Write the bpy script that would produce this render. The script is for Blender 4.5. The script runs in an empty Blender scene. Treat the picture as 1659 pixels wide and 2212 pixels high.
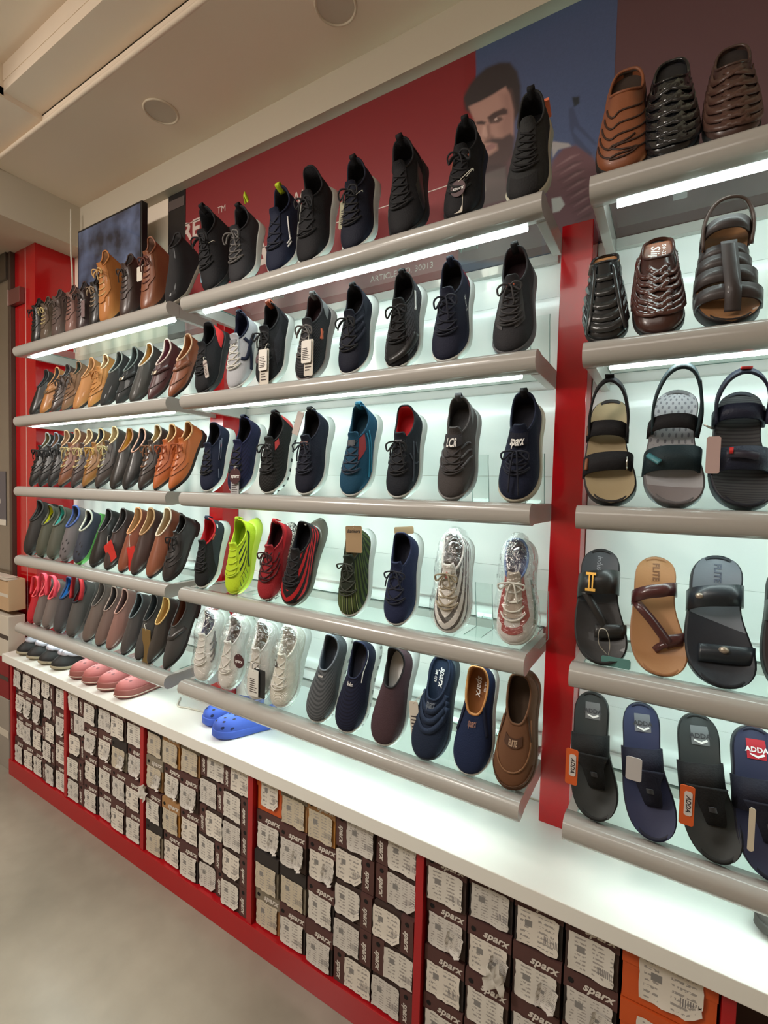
import bpy, math, random
import numpy as np
from mathutils import Matrix, Vector
rnd = random.Random(7)
SC = bpy.context.scene
COL = SC.collection
# ------------------------------------------------------------------ camera, world, lamps, exposure
cam_d = bpy.data.cameras.new('camera'); cam = bpy.data.objects.new('camera', cam_d); COL.objects.link(cam)
cam_d.sensor_fit = 'VERTICAL'; cam_d.sensor_height = 24.0; cam_d.lens = 1031.5325/2212*24.0
cam_d.clip_start = 0.02; cam_d.clip_end = 60
YAW, PITCH, ROLL = 0.5432, -0.0427, 0.0253
_f = Vector((-math.sin(YAW)*math.cos(PITCH), math.cos(YAW)*math.cos(PITCH), math.sin(PITCH)))
_r = Vector((math.cos(YAW), math.sin(YAW), 0)); _u = _r.cross(_f)
_r2 = math.cos(ROLL)*_r + math.sin(ROLL)*_u; _u2 = -math.sin(ROLL)*_r + math.cos(ROLL)*_u
cm = Matrix.Identity(4)
for i in range(3):
    cm[i][0], cm[i][1], cm[i][2] = _r2[i], _u2[i], -_f[i]
cm.translation = (0.2885, -1.4706, 1.6178)
cam.matrix_world = cm
SC.camera = cam
SC.view_settings.view_transform = 'Standard'; SC.view_settings.look = 'None'
SC.view_settings.gamma = 1.0; SC.view_settings.use_curve_mapping = False
SC.view_settings.exposure = 0.0
SC.cycles.max_bounces = 8; SC.cycles.transparent_max_bounces = 14; SC.cycles.glossy_bounces = 4
SC.cycles.diffuse_bounces = 4; SC.cycles.caustics_reflective = False; SC.cycles.caustics_refractive = False
SC.cycles.sample_clamp_indirect = 6.0
W = bpy.data.worlds.new('world'); SC.world = W; W.use_nodes = True
W.node_tree.nodes['Background'].inputs[0].default_value = (1.0, 0.86, 0.70, 1)
W.node_tree.nodes['Background'].inputs[1].default_value = 0.15
TUBE = 18.0            # strength of the shelf tubes
def area(name, loc, size, power, col, tgt):
    l = bpy.data.lights.new(name, 'AREA'); l.shape = 'RECTANGLE'; l.size, l.size_y = size; l.energy = power; l.color = col
    o = bpy.data.objects.new(name, l); COL.objects.link(o); o.location = loc
    o.rotation_euler = (Vector(tgt)-Vector(loc)).to_track_quat('-Z', 'Y').to_euler()
    return o
# the shop's own ceiling lamps, in the aisle behind the camera
area('aisle_lamp', (-0.6, -2.3, 3.02), (2.2, 0.5), 12.5, (1.0, 0.92, 0.83), (-0.7, -0.9, 0.8))
area('aisle_lamp', (-2.2, -2.4, 3.02), (0.6, 0.6), 66, (1.0, 0.92, 0.83), (-2.2, -1.5, 0.0))
area('aisle_lamp', (-0.9, -1.5, 3.02), (0.4, 0.4), 14, (1.0, 0.92, 0.83), (-1.0, -1.4, 0.0))

def spot(loc, tgt, power, deg, col=(1.0, 0.92, 0.82)):
    l = bpy.data.lights.new('aisle_spot', 'SPOT'); l.energy = power; l.color = col; l.spot_size = math.radians(deg); l.spot_blend = 0.9; l.shadow_soft_size = 0.06
    o = bpy.data.objects.new('aisle_spot', l); COL.objects.link(o); o.location = loc; o.rotation_euler = (Vector(tgt)-Vector(loc)).to_track_quat('-Z', 'Y').to_euler(); return o
spot((-2.35, -1.02, 3.05), (-2.35, -1.02, 0), 160, 26); spot((-1.15, -0.86, 3.05), (-1.15, -0.86, 0), 140, 24)

# ------------------------------------------------------------------ materials
def lin(c, g=1.0):
    out = []
    for v in c:
        v /= 255.0
        v = v/12.92 if v <= 0.04045 else ((v+0.055)/1.055)**2.4
        out.append(min(0.92, v*g))
    return (*out, 1.0)
class X:                                        # tiny arithmetic on shader sockets
    def __init__(s, nt, k): s.nt, s.k = nt, k
    def op(s, o, b=None, c=None):
        n = s.nt.nodes.new('ShaderNodeMath'); n.operation = o
        for i, v in enumerate((s, b, c)):
            if v is None: continue
            if isinstance(v, X): s.nt.links.new(v.k, n.inputs[i])
            else: n.inputs[i].default_value = v
        return X(s.nt, n.outputs[0])
    def __add__(s, b): return s.op('ADD', b)
    def __radd__(s, b): return s.op('ADD', b)
    def __sub__(s, b): return s.op('SUBTRACT', b)
    def __rsub__(s, b): return (s*-1.0)+b
    def __mul__(s, b): return s.op('MULTIPLY', b)
    def __rmul__(s, b): return s.op('MULTIPLY', b)
    def __gt__(s, b): return s.op('GREATER_THAN', b)
    def __lt__(s, b): return s.op('LESS_THAN', b)
    def abs(s): return s.op('ABSOLUTE')
    def sin(s): return s.op('SINE')
    def frac(s): return s.op('FRACT')
    def mx(s, b): return s.op('MAXIMUM', b)
    def mn(s, b): return s.op('MINIMUM', b)
    def fl(s): return s.op('FLOOR')
MATS = {}
def mat(name, col, rough=0.6, pats=(), bump=None, metal=0.0, spec=0.5, emit=0.0, g=1.0, coat=0.0, alpha=1.0, sheen=0.0, vary=0.0, nsc=45.0):
    """plain or patterned surface; pats = [(colour, fn(q, t, noise) -> mask)] on the surface's own coordinates"""
    if name in MATS: return MATS[name]
    if g > 1.0: g = g*0.66 if min(col) < 160 else 1.0
    m = bpy.data.materials.new(name); m.use_nodes = True; nt = m.node_tree; P = nt.nodes['Principled BSDF']
    c = lin(col, g); P.inputs['Base Color'].default_value = c
    P.inputs['Roughness'].default_value = rough; P.inputs['Metallic'].default_value = metal
    P.inputs['Specular IOR Level'].default_value = spec; P.inputs['Coat Weight'].default_value = coat
    P.inputs['Sheen Weight'].default_value = sheen; P.inputs['Alpha'].default_value = alpha
    if emit: P.inputs['Emission Color'].default_value = c; P.inputs['Emission Strength'].default_value = emit
    cur = None
    if pats or vary:
        rgb = nt.nodes.new('ShaderNodeRGB'); rgb.outputs[0].default_value = c; cur = rgb.outputs[0]
        tc = nt.nodes.new('ShaderNodeTexCoord'); sp = nt.nodes.new('ShaderNodeSeparateXYZ'); nt.links.new(tc.outputs['UV'], sp.inputs[0])
        q = X(nt, sp.outputs[0])*2.0-1.0; t = X(nt, sp.outputs[1])
        nz = nt.nodes.new('ShaderNodeTexNoise'); nz.inputs['Scale'].default_value = nsc; nt.links.new(tc.outputs['Object'], nz.inputs[0])
        nx = X(nt, nz.outputs[0])
        for pc, fn in pats:
            mk = fn(q, t, nx); mix = nt.nodes.new('ShaderNodeMix'); mix.data_type = 'RGBA'
            nt.links.new(mk.k, mix.inputs[0]); nt.links.new(cur, mix.inputs[6]); mix.inputs[7].default_value = lin(pc, g); cur = mix.outputs[2]
        if vary:
            n2 = nt.nodes.new('ShaderNodeTexNoise'); n2.inputs['Scale'].default_value = 9.0; n2.inputs['Detail'].default_value = 4; nt.links.new(tc.outputs['Object'], n2.inputs[0])
            k = (X(nt, n2.outputs[0])-0.5)*(2*vary)+1.0
            hs = nt.nodes.new('ShaderNodeHueSaturation'); nt.links.new(k.k, hs.inputs['Value']); nt.links.new(cur, hs.inputs['Color']); cur = hs.outputs[0]
        nt.links.new(cur, P.inputs['Base Color'])
    if bump:
        kind, sc, st = bump
        tc = nt.nodes.new('ShaderNodeTexCoord')
        if kind == 'knit':
            n = nt.nodes.new('ShaderNodeTexVoronoi'); n.inputs['Scale'].default_value = sc; nt.links.new(tc.outputs['Object'], n.inputs[0]); o = n.outputs['Distance']
        elif kind == 'rib':
            n = nt.nodes.new('ShaderNodeTexWave'); n.inputs['Scale'].default_value = sc; n.bands_direction = 'Y'; nt.links.new(tc.outputs['UV'], n.inputs[0]); o = n.outputs[0]
        else:
            n = nt.nodes.new('ShaderNodeTexNoise'); n.inputs['Scale'].default_value = sc; n.inputs['Detail'].default_value = 3; nt.links.new(tc.outputs['Object'], n.inputs[0]); o = n.outputs[0]
        b = nt.nodes.new('ShaderNodeBump'); b.inputs['Strength'].default_value = st; b.inputs['Distance'].default_value = 0.002
        nt.links.new(o, b.inputs['Height']); nt.links.new(b.outputs[0], P.inputs['Normal'])
    MATS[name] = m; return m
def see_through(name, tint, gloss, rough, base=0.04, bump=0.0):
    """clear sheet: lets light through with a tint, mirrors a little (more at grazing angles)"""
    if name in MATS: return MATS[name]
    m = bpy.data.materials.new(name); m.use_nodes = True; nt = m.node_tree; nt.nodes.clear()
    out = nt.nodes.new('ShaderNodeOutputMaterial'); tr = nt.nodes.new('ShaderNodeBsdfTransparent'); gl = nt.nodes.new('ShaderNodeBsdfGlossy')
    tr.inputs[0].default_value = (*tint, 1); gl.inputs['Roughness'].default_value = rough; gl.inputs[0].default_value = (1, 1, 1, 1)
    lw = nt.nodes.new('ShaderNodeFresnel'); lw.inputs[0].default_value = 1.5
    geo = nt.nodes.new('ShaderNodeNewGeometry')
    k = (X(nt, lw.outputs[0])*gloss+base)*(1.0-X(nt, geo.outputs['Backfacing']))
    if bump:
        tc = nt.nodes.new('ShaderNodeTexCoord'); n = nt.nodes.new('ShaderNodeTexNoise'); n.inputs['Scale'].default_value = 38; n.inputs['Detail'].default_value = 4
        n.inputs['Distortion'].default_value = 1.5
        nt.links.new(tc.outputs['Object'], n.inputs[0]); b = nt.nodes.new('ShaderNodeBump'); b.inputs['Strength'].default_value = bump; b.inputs['Distance'].default_value = 0.01
        nt.links.new(n.outputs[0], b.inputs['Height']); nt.links.new(b.outputs[0], gl.inputs['Normal']); nt.links.new(b.outputs[0], lw.inputs['Normal'])
    mx = nt.nodes.new('ShaderNodeMixShader'); nt.links.new(k.k, mx.inputs[0]); nt.links.new(tr.outputs[0], mx.inputs[1]); nt.links.new(gl.outputs[0], mx.inputs[2])
    nt.links.new(mx.outputs[0], out.inputs[0]); MATS[name] = m; return m

# ------------------------------------------------------------------ mesh helpers
class MB:
    """collects polygons of ONE mesh"""
    def __init__(s): s.v = []; s.f = []; s.m = []; s.n = 0; s.uv = []; s.sm = []
    def add(s, V, F, mi=0, smooth=False, uv=None):
        V = np.asarray(V, float).reshape(-1, 3); b = s.n; s.v.append(V); s.n += len(V)
        for i, f in enumerate(F):
            s.f.append([int(a)+b for a in f]); s.m.append(mi if np.isscalar(mi) else int(mi[i])); s.sm.append(smooth)
            s.uv.append(uv[i] if uv is not None else [(0.5, 0.5)]*len(f))
        return s
    def box(s, a, b, mi=0, rot=None):
        (x0, y0, z0), (x1, y1, z1) = a, b
        V = np.array([(x0,y0,z0),(x1,y0,z0),(x1,y1,z0),(x0,y1,z0),(x0,y0,z1),(x1,y0,z1),(x1,y1,z1),(x0,y1,z1)], float)
        if rot is not None: V = V @ rot.T
        return s.add(V, [(0,3,2,1),(4,5,6,7),(0,1,5,4),(1,2,6,5),(2,3,7,6),(3,0,4,7)], mi)
    def tube(s, pts, r, seg=6, closed=False, mi=0, flat=1.0):
        V, F = tube(pts, r, seg, closed, flat); return s.add(V, F, mi, True)
    def V(s): return np.concatenate(s.v)
def mesh(name, mb, mats, xf=None):
    me = bpy.data.meshes.new(name); V = mb.V()
    if xf is not None: V = xf(V)
    me.from_pydata(V.tolist(), [], mb.f)
    for m in (mats if isinstance(mats, (list, tuple)) else [mats]): me.materials.append(m)
    me.polygons.foreach_set('material_index', mb.m); me.polygons.foreach_set('use_smooth', mb.sm)
    uvl = me.uv_layers.new(name='UVMap'); uvl.data.foreach_set('uv', np.array([c for f in mb.uv for p in f for c in p], dtype=np.float32))
    me.update(); return me
def obj(name, mb, mats, parent=None, bevel=0.0, xf=None):
    me = mb if isinstance(mb, bpy.types.Mesh) else mesh(name, mb, mats, xf)
    o = bpy.data.objects.new(name, me); COL.objects.link(o)
    if parent is not None: o.parent = parent
    if bevel:
        b = o.modifiers.new('bevel', 'BEVEL'); b.width = bevel; b.segments = 2; b.limit_method = 'ANGLE'; b.angle_limit = 0.6
    return o
def tag(o, label, cat, group=None):
    o['label'] = label; o['category'] = cat
    if group: o['group'] = group
    return o
def thing(name, label, cat, loc=(0,0,0), group=None, rot=None):
    o = bpy.data.objects.new(name, None); COL.objects.link(o); o.empty_display_size = 0.05
    M = rot.to_4x4() if rot is not None else Matrix.Identity(4)
    M.translation = loc; o.matrix_world = M
    return tag(o, label, cat, group)
def struct(name, mb, mats, bevel=0.0):
    o = obj(name, mb, mats, None, bevel); o['kind'] = 'structure'; return o
def tube(pts, r, seg=6, closed=False, flat=1.0):
    P = np.asarray(pts, float); n = len(P)
    T = np.roll(P, -1, 0)-np.roll(P, 1, 0) if closed else np.gradient(P, axis=0)
    T /= np.linalg.norm(T, axis=1)[:, None]+1e-12
    up = np.array([0, 0, 1.0]) if abs(T[0][2]) < .9 else np.array([0, 1.0, 0])
    N = np.zeros_like(P); a = np.cross(T[0], up); a /= np.linalg.norm(a); N[0] = a
    for i in range(1, n):
        a = N[i-1]-T[i]*np.dot(N[i-1], T[i]); N[i] = a/(np.linalg.norm(a)+1e-12)
    B = np.cross(T, N); ph = np.linspace(0, 2*np.pi, seg, endpoint=False)
    rr = r if np.ndim(r) else np.full(n, r)
    V = (P[:, None]+rr[:, None, None]*(np.cos(ph)[None, :, None]*N[:, None]+flat*np.sin(ph)[None, :, None]*B[:, None])).reshape(-1, 3)
    F = []
    for i in range(n if closed else n-1):
        j = (i+1) % n
        for k in range(seg):
            l = (k+1) % seg; F.append((i*seg+k, i*seg+l, j*seg+l, j*seg+k))
    if not closed: F += [tuple(range(seg))[::-1], tuple((n-1)*seg+k for k in range(seg))]
    return V, F
def spline(ctrl, n=24, closed=False):
    C = np.asarray(ctrl, float); m = len(C); out = []
    segs = m if closed else m-1; per = max(2, n//segs)
    for i in range(segs):
        p0 = C[(i-1) % m] if closed or i > 0 else C[0]*2-C[1]; p1 = C[i % m]; p2 = C[(i+1) % m]
        p3 = C[(i+2) % m] if closed or i+2 < m else C[m-1]*2-C[m-2]
        for t in np.linspace(0, 1, per, endpoint=False):
            out.append(.5*((2*p1)+(-p0+p2)*t+(2*p0-5*p1+4*p2-p3)*t*t+(-p0+3*p1-3*p2+p3)*t**3))
    if not closed: out.append(C[-1])
    return np.array(out)
def band(A, B, th):
    """strip between two edge lines, with thickness"""
    A, B = np.asarray(A, float), np.asarray(B, float); n = len(A)
    T = np.gradient((A+B)/2, axis=0); N = np.cross(T, B-A); N /= np.linalg.norm(N, axis=1)[:, None]+1e-12
    V = np.stack([A-N*th/2, A+N*th/2, B+N*th/2, B-N*th/2], 1).reshape(-1, 3); F = []
    for i in range(n-1):
        for k in range(4):
            l = (k+1) % 4; F.append((i*4+k, i*4+l, i*4+4+l, i*4+4+k))
    F += [(3,2,1,0), tuple((n-1)*4+k for k in range(4))]
    return V, F
_txt = {}
def text2d(s, shear=0.0, bold=0.0, spacing=1.0):
    """outline of a word as flat polygons; cap height 1, centred"""
    k = (s, shear, bold, spacing)
    if k in _txt: return _txt[k]
    c = bpy.data.curves.new('word', 'FONT'); c.body = s; c.size = 1.0; c.shear = shear; c.offset = bold; c.space_character = spacing
    c.align_x = 'CENTER'; c.align_y = 'CENTER'; c.resolution_u = 2
    o = bpy.data.objects.new('word', c); COL.objects.link(o)
    dg = bpy.context.evaluated_depsgraph_get(); me = bpy.data.meshes.new_from_object(o.evaluated_get(dg))
    V = np.zeros(len(me.vertices)*3); me.vertices.foreach_get('co', V); V = V.reshape(-1, 3)
    F = [tuple(p.vertices) for p in me.polygons]
    bpy.data.objects.remove(o); bpy.data.curves.remove(c); bpy.data.meshes.remove(me)
    V = V*1.38
    _txt[k] = (V[:, :2], F); return _txt[k]
def word(s, h, org, ex, ey, shear=0.0, bold=0.0, mb=None, lift=0.0, mi=0, spacing=1.0):
    """flat lettering of height h at org along ex / ey"""
    mb = mb or MB(); V, F = text2d(s, shear, bold, spacing)
    ex, ey, org = np.asarray(ex, float), np.asarray(ey, float), np.asarray(org, float); n = np.cross(ex, ey)
    mb.add(org+V[:, :1]*h*ex+V[:, 1:]*h*ey+n*lift, F, mi); return mb

# ------------------------------------------------------------------ the room
ZB = [2.2727, 1.9097, 1.5434, 1.1767, 0.8126]         # underside of the five shelf levels
ZG = [z+0.05 for z in ZB]                              # glass tops
white = mat('white_gloss', (236, 240, 238), 0.22, coat=0.3)
white2 = mat('white_rail', (172, 169, 164), 0.2, coat=0.25)
cream = mat('ceiling_paint', (238, 222, 203), 0.8)
cream2 = mat('beam_paint', (196, 186, 168), 0.75)
red = mat('red_laminate', (176, 12, 20), 0.18, coat=0.3)
def floor_mat():
    m = mat('floor_tile', (148, 142, 129), 0.22, vary=0.16); return m
struct('floor', MB().add([(-5,-4.5,0),(2.6,-4.5,0),(2.6,0.1,0),(-5,0.1,0)], [(0,1,2,3)]), floor_mat())
struct('wall_back', MB().box((-5, 0.012, 0), (2.6, 0.1, 3.3)), cream)
b = MB()
for x0, x1 in ((-2.75, -1.436), (-1.348, -0.004), (0.08, 1.6)):
    for z0, z1 in ((0.69, 0.9), (0.9008, 1.03), (1.0308, 1.395), (1.3958, 1.675), (1.6758, 2.199), (2.1998, 2.325)):
        b.box((x0, 0.0, z0), (x1, 0.011, z1))
struct('wall_back_panel', b, white)
struct('wall_front', MB().box((-5, -4.6, 0), (2.6, -4.5, 3.3)), cream)
struct('wall_right', MB().box((2.6, -4.5, 0), (2.7, 0.1, 3.3)), cream)
struct('wall_left', MB().box((-5.1, -4.5, 0), (-5.0, 0.1, 3.3)), cream)
# suspended ceiling: a lowered margin with two lamps, a raised tray beyond it
cb = MB()
cb.box((-5, -0.437, 3.15), (2.6, 0.1, 3.19)); cb.box((-5, -4.5, 3.172), (-2.10, -0.437, 3.21))
cb.box((-2.10, -0.575, 3.195), (2.6, -0.437, 3.235)); cb.box((-2.10, -4.5, 3.195), (2.6, -2.6, 3.235))
cb.box((-5, -4.5, 3.30), (2.6, 0.1, 3.34))
cb.box((-2.12, -2.6, 3.18), (-2.10, -0.575, 3.30)); cb.box((-2.10, -0.577, 3.235), (2.6, -0.575, 3.30)); cb.box((-2.10, -2.6, 3.235), (2.6, -2.598, 3.30))
struct('ceiling', cb, cream)
struct('trim_1', MB().tube([(-4.9, -0.44, 3.152), (2.55, -0.44, 3.152)], 0.009, 8), cream)
struct('beam_back', MB().box((-2.60, -0.035, 3.02), (2.6, 0.012, 3.15)), cream2)
struct('beam_left', MB().box((-3.2, -4.5, 2.93), (-2.60, 0.012, 3.15)), cream2)
for i, (x, y) in enumerate([(-1.573, -0.233), (-0.691, -0.222)]):
    t = thing('downlight', ['round recessed downlight, unlit, above the boots end of the wall', 'round recessed downlight, unlit, at the top edge of the photo'][i], 'ceiling light', (x, y, 3.15), 'downlights in the ceiling margin')
    a = np.linspace(0, 2*np.pi, 40, endpoint=False)
    ring = np.stack([np.cos(a), np.sin(a), 0*a], 1)
    obj('rim', MB().tube(ring*0.064+np.array([0, 0, -0.003]), 0.0045, 8, True), mat('lamp_rim', (214, 200, 178), 0.4), t)
    V = np.concatenate([ring*0.062+np.array([0,0,-0.002]), [(0,0,-0.005)]]); obj('diffuser', MB().add(V, [(k, 40, (k+1) % 40) for k in range(40)], 0, True), mat('lamp_diffuser', (204, 192, 176), 0.5), t)
# red columns
struct('pillar_left', MB().box((-2.995, -0.192, 0), (-2.868, 0.012, 2.93)).box((-2.864, -0.192, 0), (-2.755, 0.012, 2.93)), red)
struct('trim_3', MB().box((-2.869, -0.1935, 0), (-2.863, -0.19, 2.93)), mat('column_seam', (210, 170, 165), 0.3))
for i, (x0, x1) in enumerate([(-1.434, -1.35), (-0.002, 0.078)]):
    t = thing('shelf_upright', ['red upright board between left and middle shelf units', 'wide red upright board between middle and right shelf units'][i], 'upright', (x0, -0.044, 0.6846), 'red uprights of the shelving')
    obj('board', MB().box((0, -0.044, 0), (x1-x0, 0.043, 2.352-0.6846)), red, t, 0.002)
# wall ledges behind the glass
for xa, xb in ((-2.74, -1.436), (-1.348, -0.004), (0.08, 1.6)):
    lb = MB()
    for z in ZG[3:]: lb.box((xa, -0.018, z+0.002), (xb, 0.0, z+0.038))
    struct('trim_%d' % (4+[-2.74, -1.348, 0.08].index(xa)), lb, white, 0.003)
# ------------------------------------------------------------------ shelves
tube_m = mat('tube_glow', (226, 255, 243), 0.5, emit=TUBE)
glass = see_through('shelf_glass', (0.93, 0.985, 0.96), 0.9, 0.02)
gl_edge = mat('glass_edge', (24, 92, 84), 0.15)
NAMES = ['topmost', 'second', 'third', 'fourth', 'lowest']
CARRY = {'left': ['ankle boots', 'brown lace-ups and loafers', 'derbies with cream laces', 'dark clogs and tagged loafers', 'pink-rimmed clogs'],
         'middle': ['dark sneakers under the poster', 'tagged dark sneakers', 'navy, teal and grey sneakers', 'neon and red sneakers', 'bagged white sneakers and slip-ons'],
         'right': ['brown and black mules', 'woven leather sandals', 'strapped sport sandals', 'toe-ring slippers', 'thong slippers with orange tags']}
def make_shelf(unit, lev, x0, x1):
    z = ZB[lev]
    t = thing('display_shelf', 'white lit shelf, %s in the %s unit, carrying %s' % (NAMES[lev], unit, CARRY[unit][lev]), 'shelf', (x0, 0, z), 'lit display shelves')
    w = x1-x0
    a = np.linspace(-np.pi/2, np.pi/2, 11)
    prof = [(-0.272, 0.004), (-0.297, 0.0)]+[(-0.300-0.0285*np.cos(p)**.75, 0.0275+0.0275*np.sin(p)) for p in a[1:-1]]+[(-0.297, 0.055), (-0.272, 0.052)]
    n = len(prof); V = [(0, y, zz) for y, zz in prof]+[(w, y, zz) for y, zz in prof]
    F = [(k, (k+1) % n, n+(k+1) % n, n+k) for k in range(n)]
    mb = MB().add(V, F, 0, True); mb.add(V, [tuple(range(n))[::-1], tuple(range(n, 2*n))]); obj('front_rail', mb, white2, t)
    yb = -0.088 if unit != 'right' else -0.002
    for s, (a0, a1, y1) in enumerate(((0.001, 0.024, -0.002 if unit == 'right' else (-0.02 if unit == 'left' else -0.002)), (w-0.024, w-0.001, -0.089 if unit != 'right' else -0.002))):
        obj('end_panel', MB().box((a0, -0.2725, 0.003), (a1, y1, 0.053)), white2, t, 0.0015)
    obj('rear_rail', MB().box((0.0245, -0.02, 0.02), (w-0.0245, -0.002, 0.046)), white2, t, 0.001)
    g = MB(); V = [(0.0245,-0.2715,0.047),(w-0.0245,-0.2715,0.047),(w-0.0245,-0.003,0.047),(0.0245,-0.003,0.047)]; V += [(x, y, 0.051) for x, y, _ in V]
    g.add(V, [(0,3,2,1),(4,5,6,7)], 0); g.add(V, [(0,1,5,4),(1,2,6,5),(2,3,7,6),(3,0,4,7)], 1); obj('glass_panel', g, [glass, gl_edge], t)
    obj('light_tube', MB().tube([(0.05, -0.257, 0.008), (w-0.05, -0.257, 0.008)], 0.0085, 10), tube_m, t)
    return t
for lev in range(5):
    make_shelf('left', lev, -2.68, -1.392); make_shelf('middle', lev, -1.309, 0.0); make_shelf('right', lev, 0.1018, 1.40)
# ------------------------------------------------------------------ counter and cabinet
ct = thing('counter_top', 'long white counter top over the shoe boxes', 'counter', (-2.80, -0.3422, 0.6413))
obj('slab', MB().box((0, 0, 0), (4.3, 0.342, 0.0433)), mat('counter_white', (232, 232, 226), 0.3), ct, 0.002)
cab = thing('box_cabinet', 'red cabinet base with open bays full of shoe boxes', 'cabinet', (-2.80, -0.315, 0.0))
redm = mat('red_base', (170, 20, 28), 0.32)
def cb_(name, a, b_, m=redm): return obj(name, MB().box((a[0]+2.8, a[1]+0.315, a[2]), (b_[0]+2.8, b_[1]+0.315, b_[2])), m, cab, 0.001)
cb_('plinth', (-2.80, -0.315, 0.0), (1.5, 0.0, 0.085))
DIV = [-2.772, -2.192, -1.563, -0.926, -0.266, 0.43, 1.1]
for i, x in enumerate(DIV): cb_('divider', (x-0.012, -0.312, 0.0855), (x+0.012, -0.005, 0.641))
cb_('back_board', (-2.758, -0.004, 0.0855), (1.09, 0.0, 0.641), mat('cabinet_back', (70, 58, 52), 0.8))
# ------------------------------------------------------------------ footwear: shared surfaces
_ux = np.array([0, .05, .15, .3, .45, .6, .72, .82, .9, .96, 1.0]); _uu = np.arccos(1-2*_ux)/np.pi
def _fit(w):
    A = np.stack([np.sin(k*np.pi*_uu) for k in range(1, 7)], 1); return np.linalg.lstsq(A, np.array(w), rcond=None)[0]
TOES = {'round': ([0,.088,.122,.124,.13,.152,.167,.164,.142,.104,0], [0,.086,.118,.11,.106,.127,.15,.15,.127,.088,0]),
        'point': ([0,.08,.105,.106,.118,.142,.146,.122,.09,.056,0], [0,.078,.102,.094,.092,.115,.13,.112,.08,.046,0]),
        'square': ([0,.08,.108,.11,.12,.142,.15,.138,.115,.086,0], [0,.078,.105,.098,.096,.118,.136,.126,.1,.07,0]),
        'wide': ([0,.1,.135,.142,.15,.172,.185,.18,.158,.115,0], [0,.1,.13,.125,.128,.15,.17,.166,.14,.1,0])}
TOES = {k: (_fit(a), _fit(b)) for k, (a, b) in TOES.items()}
def smooth(a, b, x): t = np.clip((x-a)/(b-a), 0, 1); return t*t*(3-2*t)
class Last:
    """one shoe's upper: bottom line on the sole -> top line round the opening"""
    D = dict(toe='round', wf=1.09, hh=.115, hm=.095, ht=.07, spring=.05, xh=.03, xt=.42, hw=.126, z0=.35, z1=.26, z2=.32, hs=.11, ho=.08, bul=.015,
             kt=.45, ks=.22, dt=.32, narrow=.3, back=0.0, asym=.025)
    def __init__(s, **k):
        for a, b in {**Last.D, **k}.items(): setattr(s, a, b)
        s.cl, s.cm = TOES[s.toe]
    def hwid(s, u, side):
        S = np.stack([np.sin(k*np.pi*u) for k in range(1, 7)], -1)
        return s.wf*np.maximum(0, np.where(side > 0, S@s.cl, S@s.cm))
    def zs(s, x): return np.interp(x, [0, .35, .75, 1], [s.hh, s.hm, s.ht, s.ht])+s.zb(x)*.9
    def zb(s, x): return s.spring*smooth(.68, 1.08, x)**1.3*1.4+.02*smooth(.1, -.03, x)
    def out(s, q, k=1.0, kx=1.0):
        q = np.asarray(q, float); u = 1-np.abs(q); side = np.sign(q); x = .5*(1-np.cos(np.pi*u))
        return (x-.5)*kx+.5, side*s.hwid(u, side)*k+s.sh(x), x
    def sh(s, x): return -s.asym*smooth(.4, 1, x)
    def P(s, q, t, off=0.0):
        q, t = np.broadcast_arrays(np.asarray(q, float), np.asarray(t, float))
        p = s._P(q, t)
        if np.any(off):
            e = 1e-3; q1 = np.clip(q, -1+e, 1-e); t1 = np.clip(t, e, 1-e)
            n = np.cross(s._P(q1+e, t1)-s._P(q1-e, t1), s._P(q1, t1+e)-s._P(q1, t1-e)); n /= np.linalg.norm(n, axis=-1)[..., None]+1e-12
            p = p+n*np.asarray(off)[..., None] if np.ndim(off) else p+n*off
        return p
    def top(s, u, side):
        x = s.xh+(s.xt-s.xh)*.5*(1-np.cos(np.pi*u)); y = side*s.hw*np.sin(np.pi*np.clip(u, 0, 1))**.62*(1-s.narrow*u)
        z = np.where(u < .45, s.z1+(s.z0-s.z1)*(.5+.5*np.cos(np.pi*np.clip(u, 0, .45)/.45)), s.z1+(s.z2-s.z1)*(.5-.5*np.cos(np.pi*(np.clip(u, .45, 1)-.45)/.55)))
        x = x-s.back*smooth(s.hh, s.z0, z)*(1-u)
        return np.stack([x, y, z], -1)
    def _P(s, q, t):
        u = 1-np.abs(q); side = np.where(q >= 0, 1.0, -1.0)
        bx, by, x0 = s.out(q, 1, .97); B = np.stack([bx, by, s.zs(x0)], -1); T = s.top(u, side)
        cx = B+np.stack([(x0-.5)*2*s.bul, by*.06, np.where(u < .55, s.hs, s.hs+(s.ho-s.hs)*smooth(.55, .95, u))], -1)
        k2 = np.where(u < .5, .06+(s.ks-.06)*smooth(0, .5, u), s.ks+(s.kt-s.ks)*smooth(.5, 1, u))[..., None]
        c2 = T+(B-T)*k2; dz = np.where(u < .5, .3, .3+(s.dt-.3)*smooth(.5, 1, u)); c2[..., 2] = T[..., 2]-dz*(T[..., 2]-B[..., 2])
        t = t[..., None]; r = 1-t
        return r**3*B+3*r*r*t*cx+3*r*t*t*c2+t**3*T
def grid(mb, V, nq, nt, mi=0, closed=True, uvq=None, uvt=None, smooth_=True):
    F = []; UV = []
    for i in range(nq if closed else nq-1):
        j = (i+1) % nq
        for k in range(nt-1):
            F.append((i*nt+k, j*nt+k, j*nt+k+1, i*nt+k+1))
            if uvq is not None:
                a, b_ = uvq[i], uvq[i+1]; UV.append([(a, uvt[k]), (b_, uvt[k]), (b_, uvt[k+1]), (a, uvt[k+1])])
    return mb.add(V.reshape(-1, 3), F, mi, smooth_, UV if uvq is not None else None)
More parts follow.
